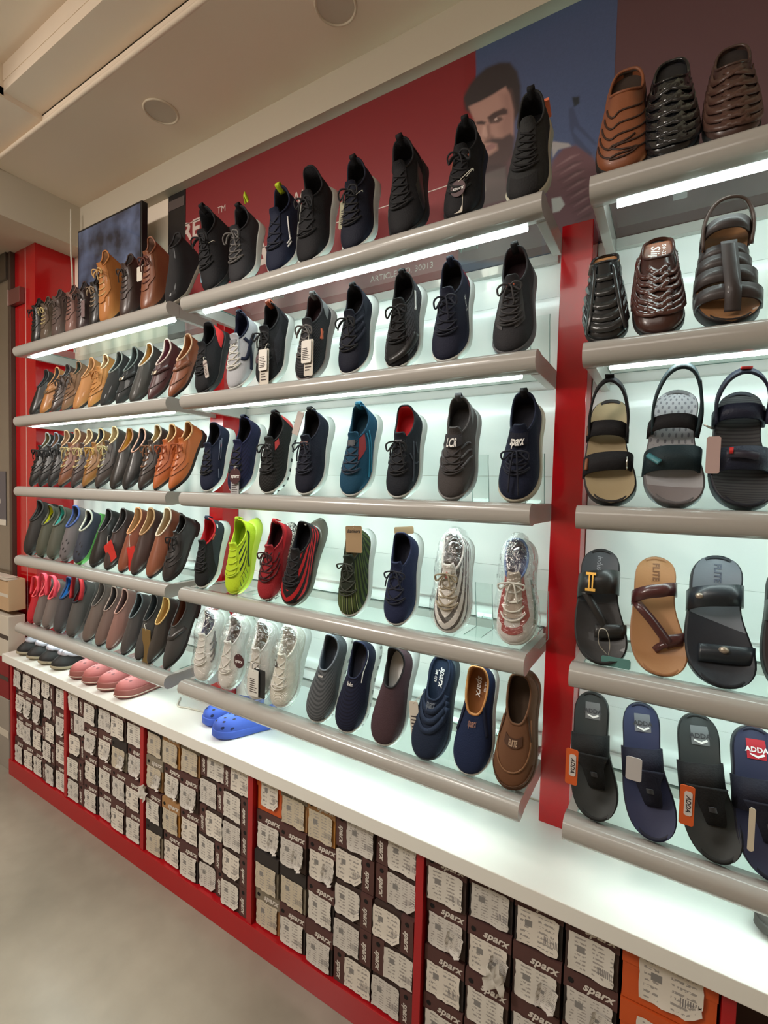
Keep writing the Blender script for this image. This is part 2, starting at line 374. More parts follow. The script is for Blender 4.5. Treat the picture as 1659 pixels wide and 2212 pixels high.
class Shoe:
    def __init__(s, kind, L, theta, lean=0, yaw=0, mirror=False, **last):
        s.kind, s.L, s.mir = kind, L, mirror; s.parts = []; s.l = Last(**last)
        th = math.radians(theta)
        R = np.array([[0, 1, 0], [-math.cos(th), 0, -math.sin(th)], [-math.sin(th), 0, math.cos(th)]])  # columns: x->down/front, y->right, z->front/up
        ry = np.array([[math.cos(lean), 0, math.sin(lean)], [0, 1, 0], [-math.sin(lean), 0, math.cos(lean)]])
        rz = np.array([[math.cos(yaw), -math.sin(yaw), 0], [math.sin(yaw), math.cos(yaw), 0], [0, 0, 1]])
        s.R = ry@rz@R
        m = -1.0 if mirror else 1.0
        s.down = s.R.T@np.array([0, 0, -1.0]); s.front = s.R.T@np.array([0, -1.0, 0]); s.right = s.R.T@np.array([1.0, 0, 0])
        for v in (s.down, s.front, s.right): v[1] *= m
    def part(s, name, mb, mats, parent=None, label=None): s.parts.append((name, mb, mats, parent, label)); return len(s.parts)-1
    # --- pieces
    def upper(s, m, nq=30, nt=14, rim=.011, rim_m=None, name='upper'):
        q = np.linspace(1, -1, 2*nq+1); t = np.linspace(0, 1, nt); mb = MB()
        V = s.l.P(q[:-1, None], t[None, :]); grid(mb, V, 2*nq, nt, 0, True, q*.5+.5, t)
        if rim: mb.tube(s.l.P(q[:-1], 1.0), rim, 6, True, 1 if rim_m else 0)
        return s.part(name, mb, [m, rim_m] if rim_m else [m])
    def lining(s, m, im=None, deep=.03, nq=20):
        q = np.linspace(1, -1, 2*nq+1)[:-1]; l = s.l; T = l.P(q, 1.0); c = T.mean(0); mb = MB()
        u = 1-np.abs(q); x = T[:, 0]; zf = l.zs(np.clip(x, 0, 1))+deep
        bx = x+.13*smooth(.6, 1, u); bt = np.stack([bx, T[:, 1]*1.12, np.minimum(zf, T[:, 2]-.01)], -1); bt[:, 0] += .012*(1-u)
        mid = (T+bt)/2; mid[:, 1] *= 1.04; rt = (T-c)*[.94, .9, 1]+c
        V = np.stack([T, rt, mid*[1, .96, 1], bt], 1); grid(mb, V, 2*nq, 4); s.part('lining', mb, m)
        n = nq; ii = MB(); F = [(k, k+1, 2*n-k-1, (2*n-k) % (2*n)) for k in range(n)]; F = [f if len(set(f)) == 4 else tuple(dict.fromkeys(f)) for f in F]
        V = np.concatenate([bt]); ii.add(V+[0, 0, .002], F, 0, True); s.part('insole', ii, im or m)
    def sole(s, m, om=None, k=1.07, flare=0.0, edge=.02, lug=False, n=36, kx=1.0, mids=None):
        l = s.l; q = np.linspace(1, -1, 2*n+1)[:-1]; mb = MB()
        def ring(kk, zfn, kx_=1.0, fl=0.0):
            x, y, x0 = l.out(q, kk, kx_); x = x-fl*np.clip(1-x0, 0, 1)**6; y = y*(1+fl*1.2*np.clip(1-x0*1.6, 0, 1)); return np.stack([x, y, zfn(x0)], -1)
        zt = lambda x: l.zs(x)+.006
        zm = lambda x: l.zb(x)*.5+l.zs(x)*.5
        R_ = [ring(k*.93, l.zb, .985, flare*.8), ring(k*1.0, lambda x: l.zb(x)+edge*.6, 1.005, flare), ring(k*.985, zm, 1.0, flare*.7), ring(k*1.0, lambda x: zt(x)-.012, 1.0, flare*.25), ring(k*.97, zt, .985), ring(.84, zt, .93)]
        V = np.stack(R_, 1); nt = len(R_)
        F = []; mi = []
        for i in range(2*n):
            j = (i+1) % (2*n)
            for kk in range(nt-1):
                F.append((i*nt+kk, j*nt+kk, j*nt+kk+1, i*nt+kk+1)); mi.append(1 if kk == 0 or (kk == 1 and lug and i % 3 == 0) else 0)
        for kk in range(n):
            a, b_, c, d = kk, kk+1, 2*n-kk-1, (2*n-kk) % (2*n); f = tuple(dict.fromkeys([a*nt, d*nt, c*nt, b_*nt])); F.append(f); mi.append(1)
        mb.add(V.reshape(-1, 3), F, mi, True); s.part('sole', mb, [m, om or m])
    def heel(s, m, x1=.26, drop=.0):
        l = s.l; q0 = 1-np.linspace(0, np.arccos(1-2*x1)/np.pi, 9); q = np.concatenate([q0[::-1], -q0[1:]]); mb = MB()
        x, y, x0 = l.out(q, 1.0); A = np.stack([x, y, l.zb(x0)+.03], -1); B = np.stack([x*.96+.012, y*.93, np.full_like(x, -drop)], -1); n = len(q)
        mb.add(np.concatenate([A, B]), [(i, (i+1) % n, n+(i+1) % n, n+i) for i in range(n)]+[tuple(range(n, 2*n))[::-1], tuple(range(n))]); s.part('heel', mb, m)
    def tongue(s, m, t0=.55, wid=.16, up=.065, lift=.012, lean=.25):
        l = s.l; ts = np.linspace(t0, 1, 6); w = np.linspace(-1, 1, 7); V = []
        for t in ts: V.append(l.P(w*wid*(.55+.45*t), np.full(7, t), lift))
        e = V[-1]; d = V[-1]-V[-2]; d /= np.linalg.norm(d.mean(0)); d = d*.6+np.array([-lean*.3, 0, 1.0])*.75
        V.append(e+d*up*.55); c = V[-1]*[1, .93, 1]; V[-1] = c; last = V[-1]+d*up*.45; last[:, 1] *= .8; last[:, 2] -= .016*w**4; V.append(last)
        V = np.array(V); n = len(V); back = V+np.array([-.02, 0, -.012])
        mb = MB(); grid(mb, V, n, 7, closed=False); grid(mb, back[:, ::-1], n, 7, closed=False)
        ed = lambda i: [(V[i, k], back[i, k]) for k in range(7)]
        a = np.array([v for v, _ in ed(n-1)]); b_ = np.array([v for _, v in ed(n-1)]); mb.add(np.concatenate([a, b_]), [(k, k+1, 8+k, 7+k) for k in range(6)])
        for k in (0, 6):
            a, b_ = V[:, k], back[:, k]; mb.add(np.concatenate([a, b_]), [(i, i+1, n+i+1, n+i) for i in range(n-1)])
        s.tip = V[n-1, 3]; s.tdir = d[3]/np.linalg.norm(d[3]); s.tmid = V[n-2, 3]
        s.part('tongue', mb, m)
    def laces(s, m, rows=5, t0=.52, t1=.96, q0=.19, q1=.13, r=.0095, bow=True, cross=True, lift=.018, ends=.16, seed=0, tuck=False):
        l = s.l; rg = random.Random(seed); ts = np.linspace(t0, t1, rows); qs = np.linspace(q0, q1, rows); mb = MB()
        pt = lambda q, t, o: l.P(np.array([q]), np.array([t]), o)[0]
        for i in range(rows):
            if cross and i < rows-1:
                for sg in (1, -1):
                    a, b_ = pt(sg*qs[i], ts[i], .004), pt(-sg*qs[i+1], ts[i+1], .004); mid = pt(0.0, (ts[i]+ts[i+1])/2, lift+.006*sg)
                    e0 = pt(sg*qs[i]*.5, ts[i]*.75+ts[i+1]*.25, lift*.9); e1 = pt(-sg*qs[i+1]*.5, ts[i]*.25+ts[i+1]*.75, lift*.9)
                    mb.tube(spline([a, e0, mid, e1, b_], 12), r, 5)
            if not cross or i in (0,):
                mb.tube(spline([pt(qs[i], ts[i], .004), pt(qs[i]*.5, ts[i], lift*.9), pt(0, ts[i], lift), pt(-qs[i]*.5, ts[i], lift*.9), pt(-qs[i], ts[i], .004)], 12), r, 5)
        if bow:
            M = pt(0, t1, lift+.02); tu = (M-pt(0, t1-.12, lift)); tu /= np.linalg.norm(tu); nrm = np.array([.25, 0, .95])
            for sg in (1, -1):
                w = .1+.03*rg.random(); h = .02+.05*rg.random()
                mb.tube(spline([M, M+[.0, sg*w*.5, .03]+nrm*.02-tu*h*.2, M+[0, sg*w, 0]+nrm*.03+s.down*h*.5, M+[0, sg*w*.9, 0]+nrm*.01+s.down*(h+.03), M+[0, sg*w*.4, 0]+nrm*.012+s.down*.02], 24, True), r, 5)
                le = ends*(.7+.6*rg.random()); dx = sg*(.03+.05*rg.random())
                mb.tube(spline([M, M+s.right*dx*.5+nrm*.025+s.down*.02, M+s.right*dx+s.down*le*.55+s.front*.035, M+s.right*dx*1.3+s.down*le+s.front*.02], 14), r*.9, 5)
            mb.tube([M-[0, .022, 0], M+nrm*.008, M+[0, .022, 0]], r*1.5, 6)
        return s.part('laces', mb, m)
    def eyelets(s, m, rows=5, t0=.52, t1=.96, q0=.19, q1=.13, r=.012):
        mb = MB(); a = np.linspace(0, 2*np.pi, 8, endpoint=False)
        for t, q in zip(np.linspace(t0, t1, rows), np.linspace(q0, q1, rows)):
            for sg in (1, -1): s.disc(mb, sg*q, t, r, .004)
        s.part('eyelets', mb, m)
    def disc(s, mb, q, t, r, off, n=10):
        l = s.l; e = 2e-3; t = min(max(t, e), 1-e); P = lambda a, b_: l.P(np.array([a]), np.array([b_]), off)[0]
        dq = np.linalg.norm(P(q+e, t)-P(q-e, t))/(2*e); dt = np.linalg.norm(P(q, t+e)-P(q, t-e))/(2*e)
        a = np.linspace(0, 2*np.pi, n, endpoint=False); V = l.P(np.clip(q+np.cos(a)*r/dq, -1, 1), np.clip(t+np.sin(a)*r/dt, 0, 1), off); c = P(q, t)
        mb.add(np.concatenate([V, [c]]), [(k, (k+1) % n, n) for k in range(n)])
    def stripe(s, name, m, lines, wid, off=.006, n=16, mb=None, add=True):
        """raised strips following lines given on the upper as (q, t) points"""
        if add and mb is None and 1 < len(lines) <= 6:
            for ln in lines: i = s.stripe(name, m, [ln], wid, off, n)
            return i
        mb = mb or MB()
        for ln in lines:
            c = spline([(a, b_, 0) for a, b_ in ln], n)[:, :2]; P0 = s.l.P(c[:, 0], np.clip(c[:, 1], .0, 1), off)
            T = np.gradient(P0, axis=0); N = s.l.P(c[:, 0], np.clip(c[:, 1], 0, 1), off+.01)-P0; sd = np.cross(T, N); sd /= np.linalg.norm(sd, axis=1)[:, None]+1e-12
            V, F = band(P0-sd*wid/2, P0+sd*wid/2, .008); mb.add(V, F, 0, True)
        return s.part(name, mb, m) if add else mb
    def patch(s, name, m, q0, q1, t0, t1, off=.006, nq=8, nt=6, label=None):
        q = np.linspace(q1, q0, nq); t = np.linspace(t0, t1, nt); mb = MB(); o = np.full((nq, nt), off); 
        V = s.l.P(q[:, None]+0*t[None], t[None]+0*q[:, None], o); grid(mb, V, nq, nt, closed=False, uvq=np.linspace(0, 1, nq+1), uvt=np.linspace(0, 1, nt))
        W_ = s.l.P(q[:, None]+0*t[None], t[None]+0*q[:, None]); e = [(i, 0) for i in range(nq)]+[(nq-1, k) for k in range(1, nt)]+[(i, nt-1) for i in range(nq-2, -1, -1)]+[(0, k) for k in range(nt-2, 0, -1)]
        A = np.array([V[a] for a in e]); B = np.array([W_[a] for a in e]); k = len(e); mb.add(np.concatenate([A, B]), [(i, k+i, k+(i+1) % k, (i+1) % k) for i in range(k)])
        return s.part(name, mb, m, label=label)
    def text(s, name, m, txt, q, t, h, off=.01, shear=.25, bold=.015, turn=0.0, spacing=1.0):
        """lettering wrapped onto the upper, reading across the shoe, capitals towards the opening"""
        V, F = text2d(txt, shear, bold, spacing); V = V*h
        if s.mir: V = V*[-1, 1]; 
        V = V*[1, 1]; c_, s_ = math.cos(turn), math.sin(turn); V = np.stack([V[:, 0]*c_-V[:, 1]*s_, V[:, 0]*s_+V[:, 1]*c_], -1)
        e = 2e-3; P = lambda a, b_: s.l.P(np.array([a]), np.array([b_]))[0]
        dq = np.linalg.norm(P(q+e, t)-P(q-e, t))/(2*e); dt = np.linalg.norm(P(q, min(t+e, 1))-P(q, t-e))/(e+min(e, 1-t))
        W_ = s.l.P(np.clip(q+V[:, 0]/dq, -1, 1), np.clip(t+V[:, 1]/dt, 0, 1), off)
        return s.part(name, MB().add(W_, [f[::-1] if s.mir else f for f in F]), m)
    def pull_tab(s, m, w=.06, h=.035, x=None, tilt=-.1, label=None):
        p = s.l.P(np.array([1.0]), np.array([1.0]))[0]; mb = MB(); c = spline([(p[0]+.012, p[2]-.07), (p[0]+.008, p[2]+h*.7), (p[0]-.012, p[2]+h), (p[0]-.03, p[2]+h*.7), (p[0]-.03, p[2]-.06)], 16)
        A = np.stack([c[:, 0], np.full(len(c), -w/2), c[:, 1]], -1); B = A+[0, w, 0]; V, F = band(A, B, .01); mb.add(V, F, 0, True); s.part('pull_tab', mb, m, label=label)
    def rear_panel(s, m, q0=.72, t0=.0, t1=1.0, name='heel_counter'):
        mb = MB(); q = np.concatenate([np.linspace(q0, 1, 8), np.linspace(-1, -q0, 8)[1:]]); t = np.linspace(t0, t1, 6); V = s.l.P(q[:, None]+0*t[None], t[None]+0*q[:, None], np.full((len(q), 6), .006))
        grid(mb, V[::-1], len(q), 6, closed=False); s.part(name, mb, m)
    def tag(s, m, q, t, w, h, drop=.03, txt=None, tm=None, hole=True, roll=0.0, rnd_=False, dx=0.0, label=None, string=True, fwd=.05, lines=True, sm=None):
        """a hang tag on a thread; hangs plumb in front of the upper"""
        A = s.l.P(np.array([q]), np.array([t]), .02)[0]; d, r, f = s.down, s.right, s.front
        d2 = d*math.cos(roll)+r*math.sin(roll); r2 = r*math.cos(roll)-d*math.sin(roll)
        o = A+d*drop+f*fwd+r*dx; mb = MB()
        if rnd_:
            a = np.linspace(0, 2*np.pi, 24, endpoint=False); ring = np.stack([o+d2*h/2+r2*math.cos(x)*w/2+d2*math.sin(x)*h/2 for x in a]); V = np.concatenate([ring, ring+f*.008]); n = 24
        else:
            c = .012; pts = [(-w/2+c, 0), (w/2-c, 0), (w/2, c), (w/2, h-c), (w/2-c, h), (-w/2+c, h), (-w/2, h-c), (-w/2, c)]; ring = np.array([o+r2*x+d2*y for x, y in pts]); V = np.concatenate([ring, ring+f*.008]); n = 8
        mb.add(V, [tuple(range(n)), tuple(range(n, 2*n))[::-1]]+[(i, n+i, n+(i+1) % n, (i+1) % n) for i in range(n)])
        i = s.part('hang_tag', mb, m, label=label)
        if string: s.part('thread', MB().tube(spline([A-d*.01, A+f*fwd*.7, o+f*.01+d2*.02], 8), .0035, 4), sm or mat('thread', (225, 220, 208), .7), i)
        if txt: s.part('print', word(txt, h*.24 if rnd_ else h*.13, o+f*.0095+d2*(h*.5 if rnd_ else h*.2)+0*r, r2 if not s.mir else r2, -d2, .3, .02), tm, i)
        if lines and not rnd_:
            lb = MB(); rg = random.Random(int(abs(q)*1e4+h*1e4))
            for k in range(7):
                y = h*(.34+.08*k); x1 = w*(.1+.28*rg.random()); V4 = [o+f*.0095+r2*a+d2*b_ for a, b_ in ((-w*.36, y), (x1, y), (x1, y+h*.032), (-w*.36, y+h*.032))]; lb.add(V4, [(0, 1, 2, 3)])
            s.part('print', lb, mat('tag_ink', (70, 62, 60), .8), i)
        return i
    def wrap(s, m, seed=0, zt=.5, k=1.0, closed_top=True):
        """crumpled clear bag pulled over the shoe"""
        rg = np.random.RandomState(seed); l = s.l; n, a_n = 34, 40; xs = np.linspace(-.05, 1.03, n); a = np.linspace(0, 2*np.pi, a_n, endpoint=False); V = []
        ph = rg.rand(12)*6.28
        for x in xs:
            xx = np.clip(x, .02, .98); u = np.arccos(1-2*xx)/np.pi; w = float(max(l.hwid(u, 1.0), l.hwid(u, -1.0)))*1.12+.02
            top = float(np.interp(x, [-.05, .0, .12, .36, .55, .8, .95, 1.035], [l.z0*.9, l.z0+.035, l.z0+.05, l.z2+.11, l.z2-.01, .24, .19, .12])); bot = float(l.zb(xx))-.012
            if x < 0: w *= (1+x*5)
            if x > .97: w *= max(.3, 1-(x-.97)*9)
            cz, hz = (top+bot)/2, (top-bot)/2; ring = []
            for i, p in enumerate(a):
                cr = 1+.022*math.sin(7*p+14*x+ph[0])+.018*math.sin(13*p-23*x+ph[1])+.014*math.sin(19*p+41*x+ph[2])+.010*math.sin(31*p+9*x+ph[3])
                ring.append((x, w*np.sign(math.cos(p))*abs(math.cos(p))**.75*cr, cz+hz*np.sign(math.sin(p))*abs(math.sin(p))**.85*cr))
            V.append(ring)
        mb = MB(); grid(mb, np.array(V)[:, ::-1], n, a_n, closed=False); 
        for i in (0, n-1):                                                  # gathered ends and closing seam
            c = np.array(V[i]).mean(0)+[(-.006 if i == 0 else .012), 0, 0]; mb.add(np.concatenate([np.array(V[i]), [c]]), [(k_, (k_+1) % a_n, a_n) for k_ in range(a_n)], 0, True)
        F = [(i*a_n, i*a_n+a_n-1, (i+1)*a_n+a_n-1, (i+1)*a_n) for i in range(n-1)]; mb.add(np.array(V).reshape(-1, 3), F, 0, True)
        s.part('plastic_wrap', mb, m, label='clear crumpled plastic bag')
    # --- flat footwear
    def footbed(s, m, om, z=.09, cup=.02, k=.97, nq=26, nt=7, om_k=1.05, edge_m=None, waist=1.0):
        l = s.l; u = np.linspace(0, 1, nq); w = np.linspace(1, -1, nt); x = .5*(1-np.cos(np.pi*u)); s.zf = z
        wl, wm = l.hwid(u, np.ones(nq)), l.hwid(u, -np.ones(nq)); Y = np.where(w[None] > 0, wl[:, None], wm[:, None])*w[None]*k+s.l.sh(x)[:, None]
        zt = s.ztop(x)[:, None]+cup*(np.abs(w)**3)[None]*np.ones((nq, 1)); V = np.stack([np.repeat(x[:, None], nt, 1), Y, zt], -1); mb = MB(); grid(mb, V[:, ::-1], nq, nt, closed=False, uvq=np.linspace(0, 1, nq+1), uvt=np.linspace(0, 1, nt))
        s.part('footbed', mb, m)
        q = np.linspace(1, -1, 2*nq+1)[:-1]; R_ = []
        for kk, zz, kx in ((om_k*.94, 0, .985), (om_k, .012, 1.01), (om_k*.99, .75, 1.0), (om_k*.985, 1.0, .995), (k*.9, 1.0, .95)):
            xx, y, x0 = l.out(q, kk, kx); zb = l.zb(x0)
            R_.append(np.stack([xx, y, zb+(s.ztop(x0)+cup*.9-zb)*zz if zz < 1 else s.ztop(x0)+cup*(.95 if kx > .99 else .3)], -1))
        o = MB(); grid(o, np.stack(R_, 1), 2*nq, 5); nt = 5; n = nq
        o.add(np.stack(R_, 1).reshape(-1, 3), [tuple(dict.fromkeys([a*nt, ((2*n-a) % (2*n))*nt, (2*n-a-1)*nt, (a+1)*nt])) for a in range(n)]); s.part('outsole', o, om)
    def ztop(s, x): return s.zf+s.l.spring*smooth(.68, 1.08, x)**1.3*1.3+.018*smooth(.45, .1, x)
    def strap(s, m, xl, xm, wid, h, th=.016, name='strap', n=22, kw=1.03, wid2=None, p=.75, a0=0.0, a1=1.0, label=None, parent=None, lift=0.0, zoff=0.0):
        f = np.linspace(a0, a1, n); ph = f*np.pi; x = xl+(xm-xl)*(1-np.cos(ph))/2
        ul, um = np.arccos(1-2*np.clip(xl, 0, 1))/np.pi, np.arccos(1-2*np.clip(xm, 0, 1))/np.pi
        wl, wm = float(s.l.hwid(ul, 1.0)), float(s.l.hwid(um, -1.0)); cs = np.cos(ph); y = np.where(cs > 0, wl, wm)*np.sign(cs)*np.abs(cs)**.8*kw+s.l.sh(x)
        z = s.ztop(x)-.03+zoff+(h+.03+lift)*np.sin(ph)**p; w = wid if wid2 is None else wid+(wid2-wid)*f
        A = np.stack([x-w/2, y, z+.06*wid*np.sin(ph)], -1); B = np.stack([x+w/2, y, z-.10*wid*np.sin(ph)], -1)
        V, F = band(A, B, th); return s.part(name, MB().add(V, F, 0, True), m, parent, label)
    def ribbon(s, name, m, ctrl, wid, wdir, th=.014, n=24, closed=False, label=None, parent=None):
        c = spline(ctrl, n, closed); wd = np.asarray(wdir, float); wd = wd if wd.ndim == 2 else np.repeat(wd[None], len(c), 0)
        if len(wd) != len(c): wd = np.stack([np.interp(np.linspace(0, 1, len(c)), np.linspace(0, 1, len(wd)), wd[:, i]) for i in range(3)], -1)
        V, F = band(c-wd*wid/2, c+wd*wid/2, th); return s.part(name, MB().add(V, F, 0, True), m, parent, label)
    def flat_text(s, name, m, txt, x, y, h, shear=0.0, bold=.015, along=True, lift=.004):
        """lettering on the footbed; along=True reads from heel to toe"""
        V, F = text2d(txt, shear, bold); V = V*h; m_ = -1.0 if s.mir else 1.0
        px, py = (x+V[:, 0], y+V[:, 1]*m_) if along else (x-V[:, 1], y+V[:, 0]*m_)
        return s.part(name, MB().add(np.stack([px, py, s.ztop(px)+lift], -1), [f[::-1] if s.mir else f for f in F]), m)
    # --- finish
    def done(s, name, label, cat, X_, Y, Z, group=None):
        m = np.array([1, -1.0 if s.mir else 1.0, 1])*s.L
        lo = None
        for nm, mb, *_ in s.parts:
            if nm in ('hang_tag', 'thread', 'print', 'laces'): continue
            V = mb.V()*m; z = V@s.R[2]; i = int(np.argmin(z))
            if lo is None or z[i] < lo[0]: lo = (z[i], V[i])
        c = lo[1] if not getattr(s, 'by_toe', False) else np.array([s.L, 0, lo[1][2]]); rt = thing(name, label, cat, (X_, Y, Z+.0015), group, Matrix(s.R.tolist()))
        made = []
        for nm, mb, mats, par, lb in s.parts:
            if s.mir: mb.f = [f[::-1] for f in mb.f]; mb.uv = [u[::-1] for u in mb.uv]
            o = obj(nm, mb, mats, made[par] if par is not None else rt, xf=lambda V: V*m-c)
            if lb: o['label'] = lb
            made.append(o)
        s.root = rt; return rt
# ------------------------------------------------------------------ footwear on the shelves
G = 1.55
def K(name, c, rough=.75, bump=('knit', 260, .25), **k): return mat(name, c, rough, bump=bump, g=k.pop('g', G), spec=k.pop('spec', .3), **k)
def LEA(name, c, rough=.38, **k): return mat(name, c, rough, bump=('noise', 160, .12), g=k.pop('g', G), coat=k.pop('coat', .12), **k)
def RUB(name, c, rough=.55, **k): return mat(name, c, rough, g=k.pop('g', G), spec=.35, **k)
blk = K('black_knit', (22, 22, 26)); blk_l = LEA('black_leather', (24, 22, 22), .36); blk_r = RUB('black_rubber', (24, 24, 26)); navy = K('navy_knit', (20, 27, 50)); navy_d = K('dark_navy_knit', (15, 19, 36))
charc = K('charcoal_knit', (42, 42, 46)); drk = K('dark_lining', (16, 16, 20), .9); wht = RUB('white_midsole', (205, 208, 204), .5, g=1.1); gry = RUB('grey_midsole', (150, 150, 150), .5, g=1.2)
lace_k = mat('black_lace', (24, 24, 28), .8, g=G); lace_n = mat('navy_lace', (24, 28, 44), .8, g=G); lace_g = mat('grey_lace', (112, 108, 106), .8, g=1.2); lace_w = mat('white_lace', (210, 208, 200), .8, g=1.1); lace_c = mat('cream_lace', (176, 158, 112), .8, g=1.4)
paper = mat('tag_paper', (205, 198, 186), .7); inkw = mat('print_white', (232, 232, 230), .6); maroon_t = mat('tag_maroon', (70, 34, 38), .5, g=1.4); kraft = mat('tag_kraft', (176, 148, 112), .8, g=1.3); inkd = mat('print_dark', (44, 40, 40), .7)
clear = see_through('clear_film', (.975, .98, .98), .9, .05, .12, bump=1.0)
acryl = see_through('acrylic', (.96, .985, .975), .8, .05, .03)
def place(s, name, label, cat, lv, Xc, group, Y=-.275): return s.done(name, label, cat, Xc, Y, ZG[lv]+.0012, group)
GRP = {'M': 'shoes on the middle shelves', 'L': 'shoes on the left shelves', 'R': 'shoes on the right shelves'}
def sneaker(lv, x0, x1, h, label, up, sole=wht, line=drk, lace=lace_k, om=blk_r, tong=None, rim=None, tab=None, flare=.03, lug=False, rows=5, bow=True, cross=True, seed=0, th=70, fin=True, ins=None, last={}, ends=.16, tng=True, lt=.96, name='sneaker', cat='sneaker'):
    L = h/1.035; s = Shoe('sneaker', L, th, math.atan2(x1-x0, h), yaw=.04, **last)
    s.sole(sole, om, 1.08, flare, lug=lug); s.upper(up, rim_m=rim); s.lining(line, ins)
    if tng: s.tongue(tong or up)
    if lace: s.laces(lace, rows, t1=lt, bow=bow, cross=cross, seed=seed, ends=ends)
    if tab: s.pull_tab(tab)
    s.fin = lambda: place(s, name, label, cat, lv, x0, GRP['M'])
    if fin: s.fin()
    return s
def stripes_mat(name, base, col, fn, **k): return K(name, base, pats=[(col, fn)], **k)
# --- middle unit, top level
s = sneaker(0, -1.198, -1.262, .325, 'tall black knit sneaker with two white tags, leftmost on top of the middle unit', blk, blk_r, lace=lace_k, tab=blk, fin=False, last=dict(z0=.45, z1=.33, z2=.37), seed=3)
s.tag(mat('tag_olive', (150, 148, 120), .6), .3, .72, .13, .2, .02, roll=.1, label='crinkled pale paper tag', dx=-.12, lines=False); s.tag(mat('tag_blue', (92, 124, 138), .5), .3, .7, .1, .24, .2, label='pale blue plastic tag', dx=-.13, string=False, lines=False); s.fin()
s = sneaker(0, -1.058, -1.10, .305, 'worn charcoal sneaker with neon side loop and thin grey laces on the top shelf', charc, wht, lace=lace_g, tab=blk, fin=False, seed=5, bow=True)
s.ribbon('side_loop', mat('neon', (196, 214, 30), .6, g=1.2), [(.0, .1, .34), (-.02, .15, .42), (.04, .17, .36)], .06, (1, 0, 0)); s.fin()
s = sneaker(0, -.877, -.906, .315, 'navy sneaker with a neon heel tab and white bar mark on the top shelf', navy, wht, lace=lace_n, tab=mat('neon', (196, 214, 30)), fin=False, seed=6, flare=.05, rows=4, bow=False)
s.stripe('side_mark', inkw, [[(.36, .8), (.33, .55), (.32, .4)], [(.34, .38), (.25, .4)], [(.33, .32), (.25, .34)]], .014); s.fin()
sneaker(0, -.741, -.77, .325, 'black sock sneaker on a thick white sole, fourth along the top middle shelf', blk, wht, flare=.09, rows=4, seed=8, tab=None, last=dict(z0=.4, xt=.38))
s = sneaker(0, -.567, -.60, .305, 'dark navy sneaker with cream paper tag and white wave sole on the top shelf', navy_d, wht, lace=lace_k, tab=blk, flare=.07, fin=False, seed=9, ends=.1)
s.tag(mat('tag_olive', (150, 148, 120)), .28, .8, .15, .27, .06, roll=-.08, label='scalloped cream paper tag', dx=-.16); s.fin()
s = sneaker(0, -.395, -.44, .31, 'all-black chunky sneaker with leather side panels standing alone before the red poster', blk, blk_r, tab=blk, fin=False, flare=.05, seed=11, last=dict(wf=1.13), bow=False)
s.patch('side_panel', blk_l, .3, .62, .08, .6); s.patch('side_panel', blk_l, -.62, -.3, .08, .6); s.rear_panel(blk_l, .74, .1, .9); s.fin()
s = sneaker(0, -.228, -.232, .285, 'black sneaker with round maroon tag and orange lace in front of the poster face', blk, blk_r, lace=lace_k, tab=blk, fin=False, seed=12, ends=.1)
i = s.tag(paper, .24, .62, .09, .27, .1, dx=-.12); s.tag(maroon_t, .24, .62, .15, .15, .08, 'sparx', inkw, rnd_=True, dx=-.12, fwd=.07); s.parts.append(('side_lace', MB().tube(spline([s.l.P(np.array([.2]), np.array([.9]), .02)[0]+s.right*a+s.down*b for a, b in ((0, 0), (-.12, -.03), (-.18, .06), (-.14, .2), (-.16, .3))], 20), .01, 6), mat('orange_lace', (150, 74, 48), .7, g=1.3), None, None)); s.fin()
s = sneaker(0, -.058, -.06, .29, 'charcoal lace-up sneaker with cream sole and orange heel, last on the top shelf', K('ash_knit', (44, 45, 46)), mat('cream_sole', (190, 184, 166), .5, g=1.2), tab=blk, fin=False, flare=.05, seed=13, rows=6, bow=False)
s.patch('toe_overlay', K('soft_black', (34, 34, 36)), -.16, .16, .02, .42); s.parts.append(('heel_accent', MB().box((-.065, .04, .05), (-.03, .12, .2)), mat('accent_orange', (230, 120, 84), .5), None, None)); s.fin()
# --- middle unit, second level
s = sneaker(1, -1.239, -1.255, .285, 'black sneaker with red heel band and dangling tag beside the brown loafer', blk, RUB('black_mesh_sole', (34, 34, 36)), fin=False, lug=True, bow=False, seed=21, flare=.04)
s.patch('heel_band', mat('hot_red', (214, 40, 38), .6, g=1.3), .62, .86, .1, .95); s.rear_panel(charc, .86, .05, .9); s.tag(mat('tag_silver', (190, 178, 172), .35), .16, .75, .07, .24, .05, 'sparx', maroon_t, roll=.25, dx=.05); s.fin()
s = sneaker(1, -1.063, -1.08, .29, 'light grey and navy runner with cream flat laces on the second shelf', K('pale_grey_knit', (176, 178, 184), g=1.2), wht, K('navy_lining', (26, 30, 56)), lace_w, tab=navy, fin=False, bow=False, seed=22, flare=.06, rim=navy)
for a in (1, -1): s.stripe('side_wave', navy, [[(a*.2, .6), (a*.33, .45), (a*.5, .4), (a*.66, .25)], [(a*.33, .9), (a*.46, .6), (a*.5, .4)], [(a*.5, .42), (a*.45, .2), (a*.34, .06)]], .045)
s.patch('tongue_badge', mat('badge_grey', (120, 122, 128), .5, g=1.2), -.09, .09, .93, .995, .03); s.fin()
s = sneaker(1, -.916, -.935, .298, 'black sneaker with air-cushion heel and white price tag on the second shelf', blk, wht, tab=mat('rust', (176, 84, 50), .6, g=1.2), fin=False, flare=.05, seed=23)
s.patch('side_panel', K('dot_panel', (40, 40, 46), pats=[((14, 14, 18), lambda q, t, n: ((q*70).sin()*((t*60).sin())) > .5)]), .26, .56, .25, .75); s.rear_panel(RUB('heel_clip', (44, 48, 54), .3), .76, .0, .6)
